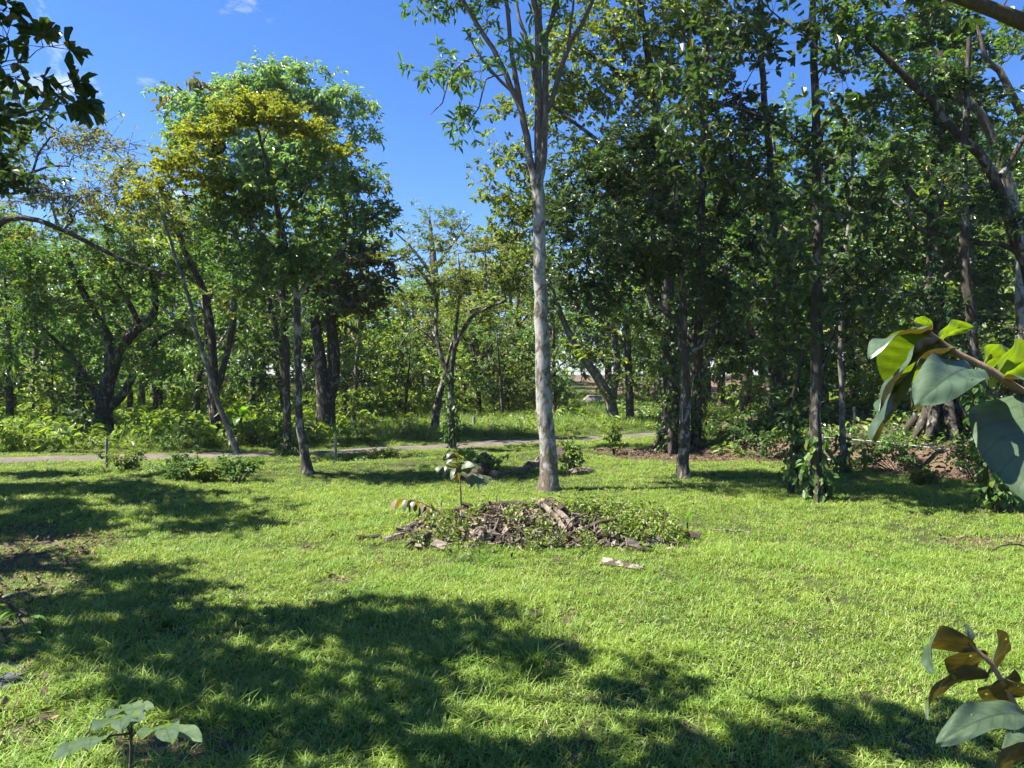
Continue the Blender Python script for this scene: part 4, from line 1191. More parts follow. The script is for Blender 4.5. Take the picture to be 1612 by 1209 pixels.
# long tussocks in the near lawn, each countable
TM = [blades(411, 90, .07, .18, .38, .009, 1.1, M['grass_long'], 5), blades(412, 60, .05, .14, .28, .008, 1.1, M['grass_long'], 5)]
for i, (px, py, s, lb) in enumerate([(838, 1050, 1.0, 'large arching grass tussock at the edge of the near shade'), (160, 1105, .75, 'grass tussock beside the bare earth near the low leafy seedling'), (262, 985, .6, 'sunlit grass tussock on the left of the near shade'), (720, 1130, .7, 'grass tussock inside the sunny gap of the near shade'), (640, 1190, .6, 'small grass tussock deep in the near shade')]):
    g = G(px, py)
    o = tag(obj('grass_tussock', TM[i % 2], None, tuple(g)), lb, 'grass', 'grass tussocks in the lawn')
    o.scale = (s, s, s); o.rotation_euler = (0, 0, i * 1.3)
# tall grass behind the road and on the near ditch banks
TG = [proto('tall', blades(421, 34, .22, .18, .50, .014, .8, M['grass_long'], 3)), proto('tall', blades(422, 30, .2, .12, .34, .013, .9, M['grass'], 3))]
n = 16000
x = rng.uniform(-34, 24, n); y = rng.uniform(18, 62, n)
rd = road_dist(x, y); ry = road_y(x)
ok = (rd > .75) & (y > ry) & (rng.random(n) < np.where(y < 44, 1.0, .5)) & ((x < 6) | (rng.random(n) < .25)) & ((x > -8) | (y < 27) | (rng.random(n) < .2))
x, y = x[ok], y[ok]; n = len(x)
edge = sstep(1.2, 3.2, y - road_y(x))
scatter('tall_grass', 'tall bright grass along the far side of the dirt road', 'grass', TG, np.stack([x, y, H(x, y)], -1), np.stack([np.zeros(n), np.zeros(n), rng.random(n) * 6.28], -1), (.35 + .75 * edge) * (.7 + .6 * rng.random(n)), (rng.random(n) < .5).astype(int))
# ground plants under the woods, along the ditch and on the right bank
UP = [proto('weed', weeds(431, 26, .16, .28, .34, M['leaf_light'])), proto('weed', weeds(432, 30, .12, .28, .26, M['leaf_mid'])), proto('weed', weeds(433, 18, .30, .30, .55, M['leaf_light'], .36)), proto('weed', weeds(434, 26, .14, .25, .24, M['leaf_dark']))]
n = 15000
x = rng.uniform(-36, 34, n); y = rng.uniform(12, 60, n)
rd = road_dist(x, y); ry = road_y(x); by = np.interp(x, BX, BY)
left = (x < 4) & (y > ry + 1.9) & ((x < -6) | (rng.random(n) < .10))
right = (x > 5.5) & (y > by - .15)
dit = (x > -10) & (x < 2.5) & (np.abs(y - (ry - 2.9)) < 1.3) & (rng.random(n) < .9)
ok = (left | right | dit) & (rd > 1.7)
x, y, right, dit = x[ok], y[ok], right[ok], dit[ok]; n = len(x)
pk = np.where(right, rng.choice([1, 3, 3, 1, 0], n), rng.choice([0, 0, 1, 2], n)); pk = np.where(dit, 1, pk)
scatter('undergrowth', 'leafy ground plants carpeting the wood floor and banks', 'undergrowth', UP, np.stack([x, y, H(x, y)], -1), np.stack([rng.normal(size=n) * .15, rng.normal(size=n) * .15, rng.random(n) * 6.28], -1), np.where(dit, .5, 1) * (.6 + .7 * rng.random(n)), pk)
# fallen leaves
def dry(seed, n_=1):
    r = np.random.default_rng(seed)
    V, f, rv = leaf_arrays(np.array([[0, 0, .012]]), np.array([[1.0, 0, .12]]), np.array([[0, .2, 1.0]]), np.array([.075]), np.array([.5]), True, r, curl=-.2, fold=.2)
    return make_mesh('fallen', V, [f], M['dry_leaf'], rnd=np.full(2, r.random()))
DP = [proto('fallen', dry(440 + i)) for i in range(6)]
x1, y1 = wedge(110000, 3.3, 23)
bb = bare(x1, y1); by = np.interp(x1, BX, BY)
lit_ = (x1 > 1.5) & (y1 > by - 2.2)
ok = (rng.random(len(x1)) < np.where(lit_ & (bb > .3), .9, np.where(bb > .4, .55, .02))) & (y1 < by + 1.2) & (road_dist(x1, y1) > .8)
x1, y1 = x1[ok], y1[ok]; n = len(x1)
scatter('fallen_leaves', 'dry brown leaves littering the bare earth and lawn', 'leaf litter', DP, np.stack([x1, y1, H(x1, y1) + .008 + .02 * rng.random(n)], -1), np.stack([rng.normal(size=n) * .35, rng.normal(size=n) * .35, rng.random(n) * 6.28], -1), .5 + .8 * rng.random(n) ** 2, rng.integers(0, 6, n))

# ------------------------------------------------------------------ the brush pile
def log(name, label, p0, p1, r0, r1, mat, seed, group=None, k=8, bend=.06, cat='log'):
    p0, p1 = np.array(p0, float), np.array(p1, float)
    r = np.random.default_rng(seed)
    L = np.linalg.norm(p1 - p0)
    n = max(4, int(L / .12))
    t = np.linspace(0, 1, n)[:, None]
    b = p0
    pts = (p0 + (p1 - p0) * t) - b
    off = r.normal(size=3) * bend * L
    pts = pts + off * np.sin(t * math.pi) + r.normal(size=pts.shape) * .012 * (r0 / .06)
    rad = (r0 + (r1 - r0) * t[:, 0]) * (1 + .16 * r.normal(size=n))
    B = Buf()
    B.tube(pts, np.abs(rad), k, wob=.16, cap=True, seed=seed)
    return tag(obj(name, B.mesh(name, M[mat], smooth=False), None, tuple(b)), label, cat, group)
def gz(x, y, h): return (x, y, float(H(x, y)) + h)
PG = 'logs and sticks in the brush pile'
def plog(label, a, b, ha, hb, d0, d1, r0, r1, mat, seed, name='log', cat='log', **kw):
    xa, xb = (a - PW / 2) / F * d0, (b - PW / 2) / F * d1
    return log(name, label, gz(xa, d0, ha * .7), gz(xb, d1, hb * .7), r0, r1, mat, seed, PG, cat=cat, **kw)
plog('pale broken log poking out of the brush pile at its left tip', 606, 655, .03, .12, 10.5, 10.9, .045, .05, 'wood_old', 501)
plog('short pale log under the drooping brown-leaved branch', 648, 672, .15, .22, 10.9, 11.3, .05, .05, 'wood_old', 502)
plog('split log with ragged top crowning the brush pile', 838, 872, .32, .40, 11.3, 11.1, .065, .055, 'wood_old', 503)
plog('dark rotten log end facing out of the pile crown', 866, 884, .32, .22, 11.2, 10.8, .07, .09, 'wood_dark', 504)
plog('broad slanting plank-like log leaning down the front of the brush pile', 848, 892, .34, .06, 11.0, 10.3, .035, .04, 'wood_old', 505)
plog('thick pale split log beside the slanting plank-like one', 876, 905, .30, .05, 10.9, 10.4, .05, .04, 'wood_old', 506)
plog('long thin stick crossing the front of the brush pile', 876, 922, .03, .30, 10.0, 10.7, .014, .012, 'wood_old', 507, 'stick', 'stick', k=5)
plog('dark log lying low in the front of the brush pile near the sapling', 740, 790, .07, .06, 10.35, 10.3, .06, .045, 'wood_old', 508)
plog('long grey log along the back of the brush pile by the sapling', 715, 830, .24, .26, 11.6, 11.5, .05, .05, 'wood_dark', 509)
plog('curved bark strip beside the sapling stem', 728, 768, .36, .18, 11.6, 11.5, .03, .02, 'wood_dark', 510, 'stick', 'stick', k=5)
plog('grey branch lying over the back right of the pile crown', 900, 945, .26, .30, 11.3, 11.7, .035, .03, 'wood_old', 511)
plog('upright forked twig sticking up behind the pile, left arm', 948, 958, .2, .52, 12.0, 12.1, .012, .008, 'wood_dark', 512, 'stick', 'stick', k=5)
plog('slanting twig sticking up behind the pile, right arm', 960, 993, .24, .36, 12.0, 12.2, .014, .010, 'wood_old', 513, 'stick', 'stick', k=5)
plog('pale knob-ended log at the right of the brush pile', 995, 1018, .22, .24, 11.0, 10.7, .04, .05, 'wood_old', 514)
plog('small cut log end beside the broad bright leaves', 1050, 1055, .22, .18, 10.9, 10.6, .035, .035, 'wood_dark', 515)
plog('dark buried log at the right end of the brush pile', 1030, 1098, .14, .05, 10.7, 10.5, .08, .06, 'wood_dark', 516)
plog('dark buried log beneath the vines right of centre', 930, 1030, .12, .16, 10.5, 10.7, .07, .06, 'wood_dark', 517)
plog('crooked dead branch reaching left across the brush pile', 690, 760, .14, .20, 10.9, 10.9, .025, .018, 'wood_old', 518, 'stick', 'stick', k=5)
rl = random.Random(9)
for i in range(70):
    a_ = rl.gauss(850, 110) if i % 3 else rl.uniform(640, 1060); d0 = rl.uniform(10.4, 11.7); ln = rl.uniform(15, 60) * rl.choice([-1, 1])
    h_ = .14 * math.exp(-((a_ - 860) / 150) ** 2) + .06
    plog('broken dead stick tangled in the brush pile', a_, a_ + ln, rl.uniform(.02, h_), rl.uniform(.02, h_ + .06), d0, d0 + rl.uniform(-.5, .5), rl.uniform(.006, .024), rl.uniform(.004, .014), rl.choice(['wood_old', 'wood_dark', 'wood_old']), 530 + i, 'stick', 'stick', k=5)
for i in range(48):
    a_ = rl.gauss(845, 95); d0 = rl.uniform(10.5, 11.5); ln = rl.uniform(10, 38) * rl.choice([-1, 1])
    plog('chunky broken log piece jumbled in the middle of the brush pile', a_, a_ + ln, rl.uniform(.03, .16), rl.uniform(.05, .22), d0, d0 + rl.uniform(-.35, .35), rl.uniform(.025, .06), rl.uniform(.02, .05), rl.choice(['wood_old', 'wood_old', 'wood_dark']), 640 + i, k=7)
# flat pale rotten log in front of the pile
g0, g1 = G(950, 888), G(1016, 899)
o = log('rotten_log', 'flat bleached rotten log half sunk in grass before the brush pile', g0 + (0, 0, .02), g1 + (0, 0, .0), .085, .05, 'wood_white', 560, None, bend=.06, k=14)
o.scale = (1, 1, .55)
g0 = G(894, 727)
log('log', 'dark burnt-ended log beyond the white lichen-patched trunk', g0 + (-.1, .5, .22), g0 + (0, -.25, .20), .20, .21, 'wood_dark', 561, None, k=12, bend=0)
g0 = G(895, 748); g1 = G(932, 745)
log('log', 'short grey log lying right of the white lichen-patched trunk', g0 + (0, 0, .07), g1 + (0, 0, .07), .08, .09, 'wood_old', 562, None)
g0 = G(775, 752); g1 = G(850, 735)
log('log', 'long mossy fallen log running left from the white lichen-patched trunk', g0 + (0, 0, .08), g1 + (0, 0, .12), .10, .12, 'wood_old', 563, None)
g0 = G(745, 764); g1 = G(768, 742)
log('log', 'dark hollow log behind the big-leaved sapling', g0 + (0, 0, .08), g1 + (0, .3, .18), .15, .17, 'wood_dark', 564, None, k=10, bend=0)
for px, py, qx, qy, lb in ((1470, 865, 1560, 880, 'dead twig on bare ground at the right of the lawn'), (1560, 868, 1612, 862, 'thin dead twig beside another on bare ground at the right'), (1300, 826, 1322, 822, 'tiny curled stick on the lawn below the dark shade')):
    g0, g1 = G(px, py), G(qx, qy)
    log('stick', lb, g0 + (0, 0, .012), g1 + (0, 0, .02), .012, .008, 'wood_dark', px, None, k=5, cat='stick')
# debris, vine leaves and weeds over the pile
r = np.random.default_rng(77)
def pile_pts(n, k=1.0, right=0.0):
    px_ = np.where(r.random(n) < right, r.uniform(.9, 2.35, n), r.uniform(-1.35, 2.2, n))
    py_ = 11.0 + r.normal(size=n) * .42 * k
    return px_, py_
CM = []
for i in range(5):      # bark chips and broken twigs
    B = Buf(); rc = np.random.default_rng(700 + i)
    if i < 3:
        L_ = .12 + .1 * rc.random()
        B.tube([(0, 0, 0), (L_ * .5, .02 * rc.normal(), .01), (L_, .03 * rc.normal(), .02 * rc.normal())], [.012, .010, .005], 5, wob=.2, cap=True, seed=i)
    else:
        c = np.array([(-.07, -.03, 0), (.06, -.035, .01), (.075, .02, .004), (-.05, .035, -.006)]) + rc.normal(size=(4, 3)) * .008
        B.add(np.vstack([c, c + (0, 0, .014)]), [(3, 2, 1, 0), (4, 5, 6, 7), (0, 1, 5, 4), (1, 2, 6, 5), (2, 3, 7, 6), (3, 0, 4, 7)])
    CM.append(proto('chip', B.mesh('chip', M[('wood_old', 'wood_dark', 'wood_old', 'wood_dark', 'wood_old')[i]])))
vx, vy = pile_pts(2600, 1.15); n = len(vx)
scatter('pile_debris', 'broken bark, twigs and rotten chips heaped in the brush pile', 'debris', CM, np.stack([vx, vy, H(vx, vy) + .09 * r.random(n)], -1), np.stack([r.normal(size=n) * .5, r.normal(size=n) * .5, r.random(n) * 6.28], -1), .5 + 1.1 * r.random(n), r.integers(0, 5, n))
vx, vy = pile_pts(1500); n = len(vx)
scatter('pile_leaves', 'dead curled leaves caught in the brush pile', 'leaf litter', DP, np.stack([vx, vy, H(vx, vy) + .03 + .12 * r.random(n)], -1), np.stack([r.normal(size=n) * .8, r.normal(size=n) * .8, r.random(n) * 6.28], -1), .6 + .9 * r.random(n), r.integers(0, 6, n))
WP = [proto('pile_weed', weeds(441 + i, 30 + 8 * i, .042 + .010 * i, .10 + .02 * i, .14 + .07 * i, M['leaf_pile'])) for i in range(3)] + [TP[2]]
vx, vy = pile_pts(560, 1.3, .35); kp = fbm(vx, vy, 3.4, 21) + .05 * (vx > 1.0) - .09 * (np.abs(vx - .2) < .7) + .04 * (vy < 10.5) > .50
vx, vy = vx[kp], vy[kp]; n = len(vx)
scatter('creeping_weeds', 'tangle of small bright weeds and vines growing over the brush pile', 'vine', WP, np.stack([vx, vy, H(vx, vy) + .02], -1), np.stack([r.normal(size=n) * .3, r.normal(size=n) * .3, r.random(n) * 6.28], -1), .55 + .75 * r.random(n), np.where(r.random(n) < .22, 3, r.integers(0, 3, n)))

# ------------------------------------------------------------------ big-leaved plants
def big_leaf(B, base, tip, up, width, curl=.12, fold=.15, wave=.02, nu=10, nv=3, seed=0, drip=.1):
    """a broad curved leaf: half-width by a leaf outline, folded along the midrib, drooping to its tip"""
    base, tip, up = np.array(base, float), np.array(tip, float), np.array(up, float)
    r = np.random.default_rng(seed)
    ax = tip - base; L = np.linalg.norm(ax); ax /= L
    sd = np.cross(up, ax); sd /= np.linalg.norm(sd) + 1e-9
    nm = np.cross(ax, sd)
    V, ph = [], r.random() * 6
    for i in range(nu + 1):
        t = i / nu
        w = width * .5 * (math.sin(math.pi * min(1, t ** .78 * 1.0)) ** .62) * (1 if t < .9 else 1) if 0 < t < 1 else .002
        c = base + ax * L * t + nm * (curl * L * math.sin(math.pi * t))
        for j in range(-nv, nv + 1):
            v = j / nv
            z = fold * abs(v) * w * 2 * .5 + wave * L * math.sin(ph + t * 11 + abs(v) * 3) * abs(v) + .012 * L * math.cos(t * 38 - abs(v) * 5) * abs(v) * (1 - abs(v)) * 2
            V.append(c + sd * w * v + nm * z)
    m = 2 * nv + 1
    ii = np.arange((nu + 1) * m).reshape(nu + 1, m)
    q_ = np.stack([ii[:-1, :-1], ii[1:, :-1], ii[1:, 1:], ii[:-1, 1:]], -1).reshape(-1, 4)
    if nu >= 20:      # insect holes
        for _ in range(int(r.integers(1, 5))):
            i0, j0 = int(r.integers(4, nu - 4)), int(r.integers(1, 2 * nv - 2))
            kill = [i0 * 2 * nv + j0] + ([(i0 + 1) * 2 * nv + j0] if r.random() < .5 else [])
            q_ = np.array([f_ for k_, f_ in enumerate(q_) if k_ not in kill]) if len(q_) == nu * 2 * nv else q_
    B.add(np.array(V), q_)

def leaf_obj(parent, base, tip, up, width, mat, **kw):
    B = Buf(); big_leaf(B, base, tip, up, width, **kw)
    me_ = B.mesh('leaf', M[mat], rnd=np.full(sum(len(x_) for x_ in B.q), .35 + .3 * random.random()), smooth=True)
    nu_, nv_ = kw.get('nu', 10), kw.get('nv', 3)
    for an, vals in (('lu', np.repeat(np.arange(nu_ + 1) / nu_, 2 * nv_ + 1)), ('lv', np.tile(np.arange(-nv_, nv_ + 1) / nv_, nu_ + 1))):
        at_ = me_.attributes.new(an, 'FLOAT', 'POINT'); at_.data.foreach_set('value', vals.astype(np.float32))
    return obj('leaf', me_, parent)

# the large plant at the right edge of the view, two branches into the picture
pb = np.array([1.62, 1.72, float(H(1.62, 1.72))])
plant = thing('big_leaf_plant', tuple(pb), 'close broad-leaved shrub with bronze leaf undersides at the lawn viewpoint', 'plant')
def Q(px, py, d): return P(px, py, d) - pb
B = Buf()
trunk_pts = [np.array([0, 0, -.05]), np.array([.02, 0, .8]), np.array([.0, -.02, 1.5]), np.array([.03, 0, 2.1]), np.array([.08, .0, 2.6])]
B.tube(*resample(trunk_pts, [.028, .025, .02, .016, .008], .08, np.random.default_rng(1), .002), k=8)
up_br = [np.array([.0, -.02, 1.75]), Q(1680, 650, 1.62), Q(1612, 618, 1.6), Q(1562, 585, 1.6), Q(1510, 558, 1.6), Q(1470, 530, 1.6), Q(1438, 505, 1.6)]
lo_br = [np.array([0, 0, .75]), Q(1660, 1180, 1.56), Q(1612, 1130, 1.55), Q(1585, 1085, 1.55), Q(1560, 1045, 1.55), Q(1530, 1015, 1.55), Q(1518, 1000, 1.55)]
B.tube(*resample(up_br, [.014, .011, .009, .008, .0075, .006, .004], .03, np.random.default_rng(2), .0012), k=7)
B.tube(*resample(lo_br, [.012, .007, .006, .0055, .005, .004, .002], .03, np.random.default_rng(3), .001), k=7)
obj('stem', B.mesh('stem', M['twig'], smooth=True), plant)
UPZ = (0, -.35, 1)
LV = [  # base px, tip px, depth base, depth tip, up vector, width m, material, curl
    ((1462, 525), (1368, 562), 1.60, 1.52, (0, .2, 1), .085, 'leaf_fore', .10),
    ((1470, 530), (1400, 612), 1.60, 1.66, (-.1, 1, .35), .150, 'leaf_fore_young', .06),
    ((1478, 540), (1385, 650), 1.60, 1.42, (-.85, .35, .5), .085, 'leaf_fore', .06),
    ((1500, 550), (1378, 698), 1.60, 1.45, (-.75, .15, .65), .115, 'leaf_fore', .10),
    ((1535, 582), (1436, 642), 1.60, 1.40, (-.15, -.75, .7), .105, 'leaf_fore', .10),
    ((1478, 535), (1532, 515), 1.60, 1.68, (0, .9, .5), .045, 'leaf_fore_young', .1),
    ((1465, 522), (1442, 500), 1.60, 1.58, (0, .6, .7), .03, 'leaf_fore_young', .1),
    ((1505, 556), (1460, 545), 1.60, 1.70, (0, .8, .6), .05, 'leaf_fore', .1),
    ((1545, 580), (1600, 560), 1.60, 1.72, (.1, .9, .35), .07, 'leaf_fore_young', .1),
    ((1570, 590), (1650, 570), 1.60, 1.75, (.1, .9, .4), .11, 'leaf_fore_young', .1),
    ((1588, 600), (1640, 605), 1.60, 1.5, (0, -.6, .8), .06, 'leaf_fore', .1),
    ((1606, 622), (1640, 810), 1.60, 1.38, (-.45, -.8, .35), .20, 'leaf_fore', .12),
]
for i, (a_, b_, da, db, u, w, mt, cu) in enumerate(LV):
    leaf_obj(plant, Q(*a_, da), Q(*b_, db), u, w, mt, curl=cu, seed=i, nu=26, nv=8, wave=.03)
LW = [
    ((1534, 1020), (1472, 1062), 1.55, 1.45, (-.4, .8, .5), .065, 'leaf_fore', .30),
    ((1540, 1025), (1510, 1075), 1.55, 1.6, (-.1, 1, .3), .085, 'leaf_fore', .1),
    ((1528, 1012), (1518, 980), 1.55, 1.57, (.3, -.8, .3), .022, 'leaf_fore', .1),
    ((1556, 1062), (1458, 1132), 1.55, 1.48, (-.35, .85, .5), .062, 'leaf_fore', .16),
    ((1562, 1050), (1592, 1020), 1.55, 1.66, (-.2, 1, .2), .11, 'leaf_fore', .05),
    ((1572, 1070), (1590, 1110), 1.55, 1.64, (.1, 1, .2), .09, 'leaf_fore', .05),
    ((1590, 1095), (1622, 1085), 1.55, 1.45, (0, -.6, .8), .05, 'leaf_fore', .1),
    ((1612, 1125), (1475, 1170), 1.52, 1.40, (0, -.45, 1), .072, 'leaf_fore', .10),
    ((1640, 1170), (1578, 1178), 1.55, 1.5, (0, -.2, 1), .05, 'leaf_fore', .1),
    ((1650, 1190), (1560, 1225), 1.5, 1.4, (-.2, .9, .4), .07, 'leaf_fore', .1),
]
for i, (a_, b_, da, db, u, w, mt, cu) in enumerate(LW):
    leaf_obj(plant, Q(*a_, da), Q(*b_, db), u, w, mt, curl=cu, seed=30 + i, nu=26, nv=8, wave=.03)
for k in range(14):        # the rest of the plant, right of the picture
    z = .7 + 1.8 * k / 14; a_ = k * 2.4
    if math.cos(a_) < -.2: a_ += 2.2
    b0 = np.array([.01, 0, z]); dv = np.array([math.cos(a_), math.sin(a_), .1])
    leaf_obj(plant, b0 + dv * .02, b0 + dv * .26 - np.array([0, 0, .08]), (0, 0, 1), .12, 'leaf_fore', seed=60 + k)

# the sapling in the brush pile
sb = G(727, 808); sb[2] += 0
sap = thing('big_leaf_sapling', tuple(sb), 'young sapling with large drooping two-toned leaves growing from the brush pile', 'sapling')
def S(px, py, dd=0): return P(px, py, sb[1] + dd) - sb
B = Buf()
B.tube(*resample([np.array([0, 0, -.08]), S(724, 755), S(722, 735), S(716, 718), S(713, 710)], [.016, .012, .010, .007, .005], .06, np.random.default_rng(4), .003), k=6)
B.tube(*resample([S(722, 738), S(735, 738, -.1), S(748, 745, -.15), S(768, 750, -.2)], [.007, .006, .005, .003], .05, np.random.default_rng(5), .002), k=5)
B.tube(*resample([S(722, 738), S(708, 738, .1), S(696, 733, .1)], [.006, .005, .003], .05, np.random.default_rng(6), .002), k=5)
obj('stem', B.mesh('stem', M['twig'], smooth=True), sap)
for i, (a_, b_, u, w, dz) in enumerate([((714, 711), (703, 722), (0, -.3, 1), .09, -.1), ((713, 712), (722, 722), (.2, .5, 1), .09, .1), ((717, 718), (702, 731), (0, -.6, 1), .10, -.15), ((718, 720), (735, 738), (.4, .2, 1), .10, -.05),
      ((722, 737), (748, 733), (.1, -.8, .7), .16, -.15), ((722, 738), (735, 752), (.2, -.8, .5), .15, -.2), ((722, 736), (710, 756), (-.3, -.7, .5), .13, -.15), ((696, 733), (688, 744), (-.3, -.4, .8), .12, -.1), ((700, 733), (697, 748), (-.2, -.7, .5), .11, -.1), ((705, 738), (699, 752), (-.3, -.5, .6), .09, -.05),
      ((745, 738), (750, 730), (.4, .4, .6), .12, .1), ((748, 745), (742, 768), (-.1, -.8, .4), .12, -.15), ((756, 747), (754, 772), (0, -.9, .3), .12, -.2), ((763, 748), (766, 766), (.2, -.8, .4), .11, -.2), ((766, 750), (772, 757), (.3, -.2, .8), .09, -.1), ((722, 740), (718, 760), (0, .5, .5), .12, .1), ((723, 742), (730, 735), (.3, .3, 1), .10, .1), ((722, 736), (706, 730), (-.2, -.2, 1), .12, -.2)]):
    leaf_obj(sap, S(*a_), S(*b_, dz), u, w, 'leaf_sapling', seed=100 + i, nu=6, nv=2, curl=.14)
# the drooping leafy branch on the left of the pile
db_ = G(690, 826); 
dbr = thing('drooping_branch', tuple(db_), 'cut leafy branch with browning leaves hanging in a row left of the sapling', 'branch')
def S2(px, py, dd=0): return P(px, py, db_[1] + dd) - db_
B = Buf()
bp = [np.array([.02, 0, -.05]), S2(692, 808), S2(676, 797), S2(655, 788), S2(635, 785), S2(623, 787)]
op, orr = resample(bp, [.016, .012, .010, .008, .006, .004], .04, np.random.default_rng(8), .002)
B.tube(op, orr, 6)
obj('stem', B.mesh('stem', M['twig'], smooth=True), dbr)
rl = np.random.default_rng(12)
for i in range(13):
    f = .18 + .82 * i / 12
    p = op[min(len(op) - 1, int(f * (len(op) - 1)))]
    sdv = -1 if i % 2 else 1
    tip_ = p + np.array([-.05 + .06 * rl.normal(), -.09 * sdv + .03 * rl.normal(), -.13 - .05 * rl.random()])
    leaf_obj(dbr, p, tip_, (-.5, -.7 * sdv, .6), .10, 'leaf_sapling' if i % 3 else 'dry_leaf', seed=130 + i, nu=6, nv=2, curl=.1)
# small banana-like shoot on the right of the pile
bb_ = G(1083, 842)
ban = thing('broad_leaf_shoot', tuple(bb_), 'bright shoot with a few long broad leaves on the right end of the brush pile', 'plant')
def S3(px, py, dd=0): return P(px, py, bb_[1] + dd) - bb_
B = Buf(); B.tube([np.array([0, 0, -.05]), S3(1082, 826), S3(1082, 820)], [.014, .012, .006], 6)
obj('stem', B.mesh('stem', M['leaf_banana'], rnd=None, smooth=True), ban)
for i, (b_, u, w, dz) in enumerate([((1056, 813), (0, -.4, 1), .09, -.1), ((1088, 798), (-.9, -.5, .1), .08, -.02), ((1090, 806), (-.6, -.7, .2), .06, -.1), ((1098, 822), (.2, -.2, 1), .06, -.2)]):
    leaf_obj(ban, S3(1082, 822), S3(*b_, dz), u, w, 'leaf_banana', seed=150 + i, nu=8, nv=2, curl=.06)
# banana plant behind the road
bn = G(378, 700)
bpl = thing('banana_plant', tuple(bn), 'banana-like plant with long arching leaves beyond the pale leaning trunk', 'plant')
B = Buf(); B.tube([np.array([0, 0, -.1]), np.array([0, 0, .5]), np.array([.02, 0, .95])], [.08, .07, .04], 8)
obj('stem', B.mesh('stem', M['leaf_banana'], smooth=True), bpl)
for i in range(8):
    a_ = i * .8; dv = np.array([math.cos(a_), math.sin(a_), 0])
    leaf_obj(bpl, np.array([0, 0, .85]), np.array([0, 0, .95]) + dv * (.75 + .2 * math.sin(i * 3)) + np.array([0, 0, .35 * math.sin(i * 1.9)]), (0, 0, 1), .26, 'leaf_banana', seed=160 + i, curl=.22)
# the seedling at the bottom left
sd_ = np.array([P(203, 1209, 3.25)[0], 3.25, 0]); sd_[2] = float(H(sd_[0], sd_[1]))
sed = thing('leafy_seedling', tuple(sd_), 'low seedling with lobed grey-green leaves on bare earth near the viewpoint', 'plant')
def S4(px, py, dd=0): return P(px, py, 3.25 + dd) - sd_
B = Buf()
B.tube(*resample([np.array([0, 0, -.04]), S4(205, 1195), S4(207, 1158), S4(205, 1146)], [.008, .007, .006, .005], .05, np.random.default_rng(14), .002), k=6)
for tip_, dd in (((150, 1170), -.25), ((255, 1156), -.2), ((195, 1140), -.1), ((210, 1122), .2)):
    B.tube([S4(206, 1155), S4((206 + tip_[0]) / 2, (1150 + tip_[1]) / 2 - 3, dd * .5), S4(*tip_, dd)], [.006, .005, .004], 5)
obj('stem', B.mesh('stem', M['bark_mottle'], smooth=True), sed)
def lobed(c, tips, w, seed):
    for i, (t_, dz) in enumerate(tips):
        leaf_obj(sed, S4(*c[:2], c[2]), S4(*t_, dz), (0, -.15, 1), w, 'leaf_sapling_low', seed=seed + i, nu=8, nv=2, curl=.08)
M['leaf_sapling_low'] = leaf_mat('leaf_sapling_low', (.085, .135, .075), trans=.4, rough=.38, under=(.10, .17, .02), old_p=.01, ospread=.05, veins=True)
lobed((150, 1170, -.25), [((84, 1196), -.45), ((112, 1190), -.5), ((160, 1160), -.1), ((140, 1185), -.6)], .10, 170)
lobed((255, 1156, -.2), [((318, 1166), -.35), ((300, 1148), -.1), ((222, 1166), -.55), ((270, 1172), -.6)], .10, 180)
lobed((195, 1140, -.1), [((150, 1150), -.45), ((228, 1132), -.1), ((190, 1150), -.5), ((205, 1128), .2)], .11, 190)
lobed((210, 1122, .2), [((168, 1128), .0), ((242, 1114), .2), ((205, 1114), .5), ((215, 1130), -.1)], .10, 200)
# leafy twig at the left edge
tb = np.array([-2.75, 3.55, 0]); tb[2] = float(H(tb[0], tb[1]))
tw_ = thing('leafy_twig_bush', tuple(tb), 'sunlit young bush pushing light green leaf sprays in at the left edge', 'shrub')
def S5(px, py, dd=0): return P(px, py, 3.6 + dd) - tb
B = Buf()
B.tube([np.array([0, 0, -.05]), np.array([.05, 0, .7]), np.array([.15, .03, 1.25])], [.02, .014, .008], 6)
for pts in ([np.array([.1, .02, 1.0]), S5(-40, 930), S5(12, 950), S5(38, 985), S5(45, 998)], [np.array([.12, .02, 1.15]), S5(-30, 900), S5(5, 915)], [np.array([.1, .02, 1.05]), S5(-10, 945), S5(30, 965), S5(52, 972)]):
    B.tube(*resample(pts, list(np.linspace(.007, .003, len(pts))), .06, np.random.default_rng(15), .003), k=5)
obj('stem', B.mesh('stem', M['bark_mottle'], smooth=True), tw_)
rl = np.random.default_rng(16)
for i, (px, py) in enumerate([(5, 915), (10, 925), (-10, 920), (52, 972), (48, 968), (40, 985), (50, 1000), (45, 998), (30, 965), (12, 950), (-20, 905), (-10, 955), (-30, 935), (-45, 950), (-50, 900), (38, 990), (20, 958), (0, 945)]):
    b0 = S5(px, py); a_ = rl.random() * 6.28
    leaf_obj(tw_, b0, b0 + np.array([math.cos(a_) * .07, math.sin(a_) * .06, -.025 + .03 * rl.normal()]), (0, 0, 1), .035, 'leaf_vine' if i % 2 else 'leaf_banana', seed=220 + i, nu=6, nv=2)

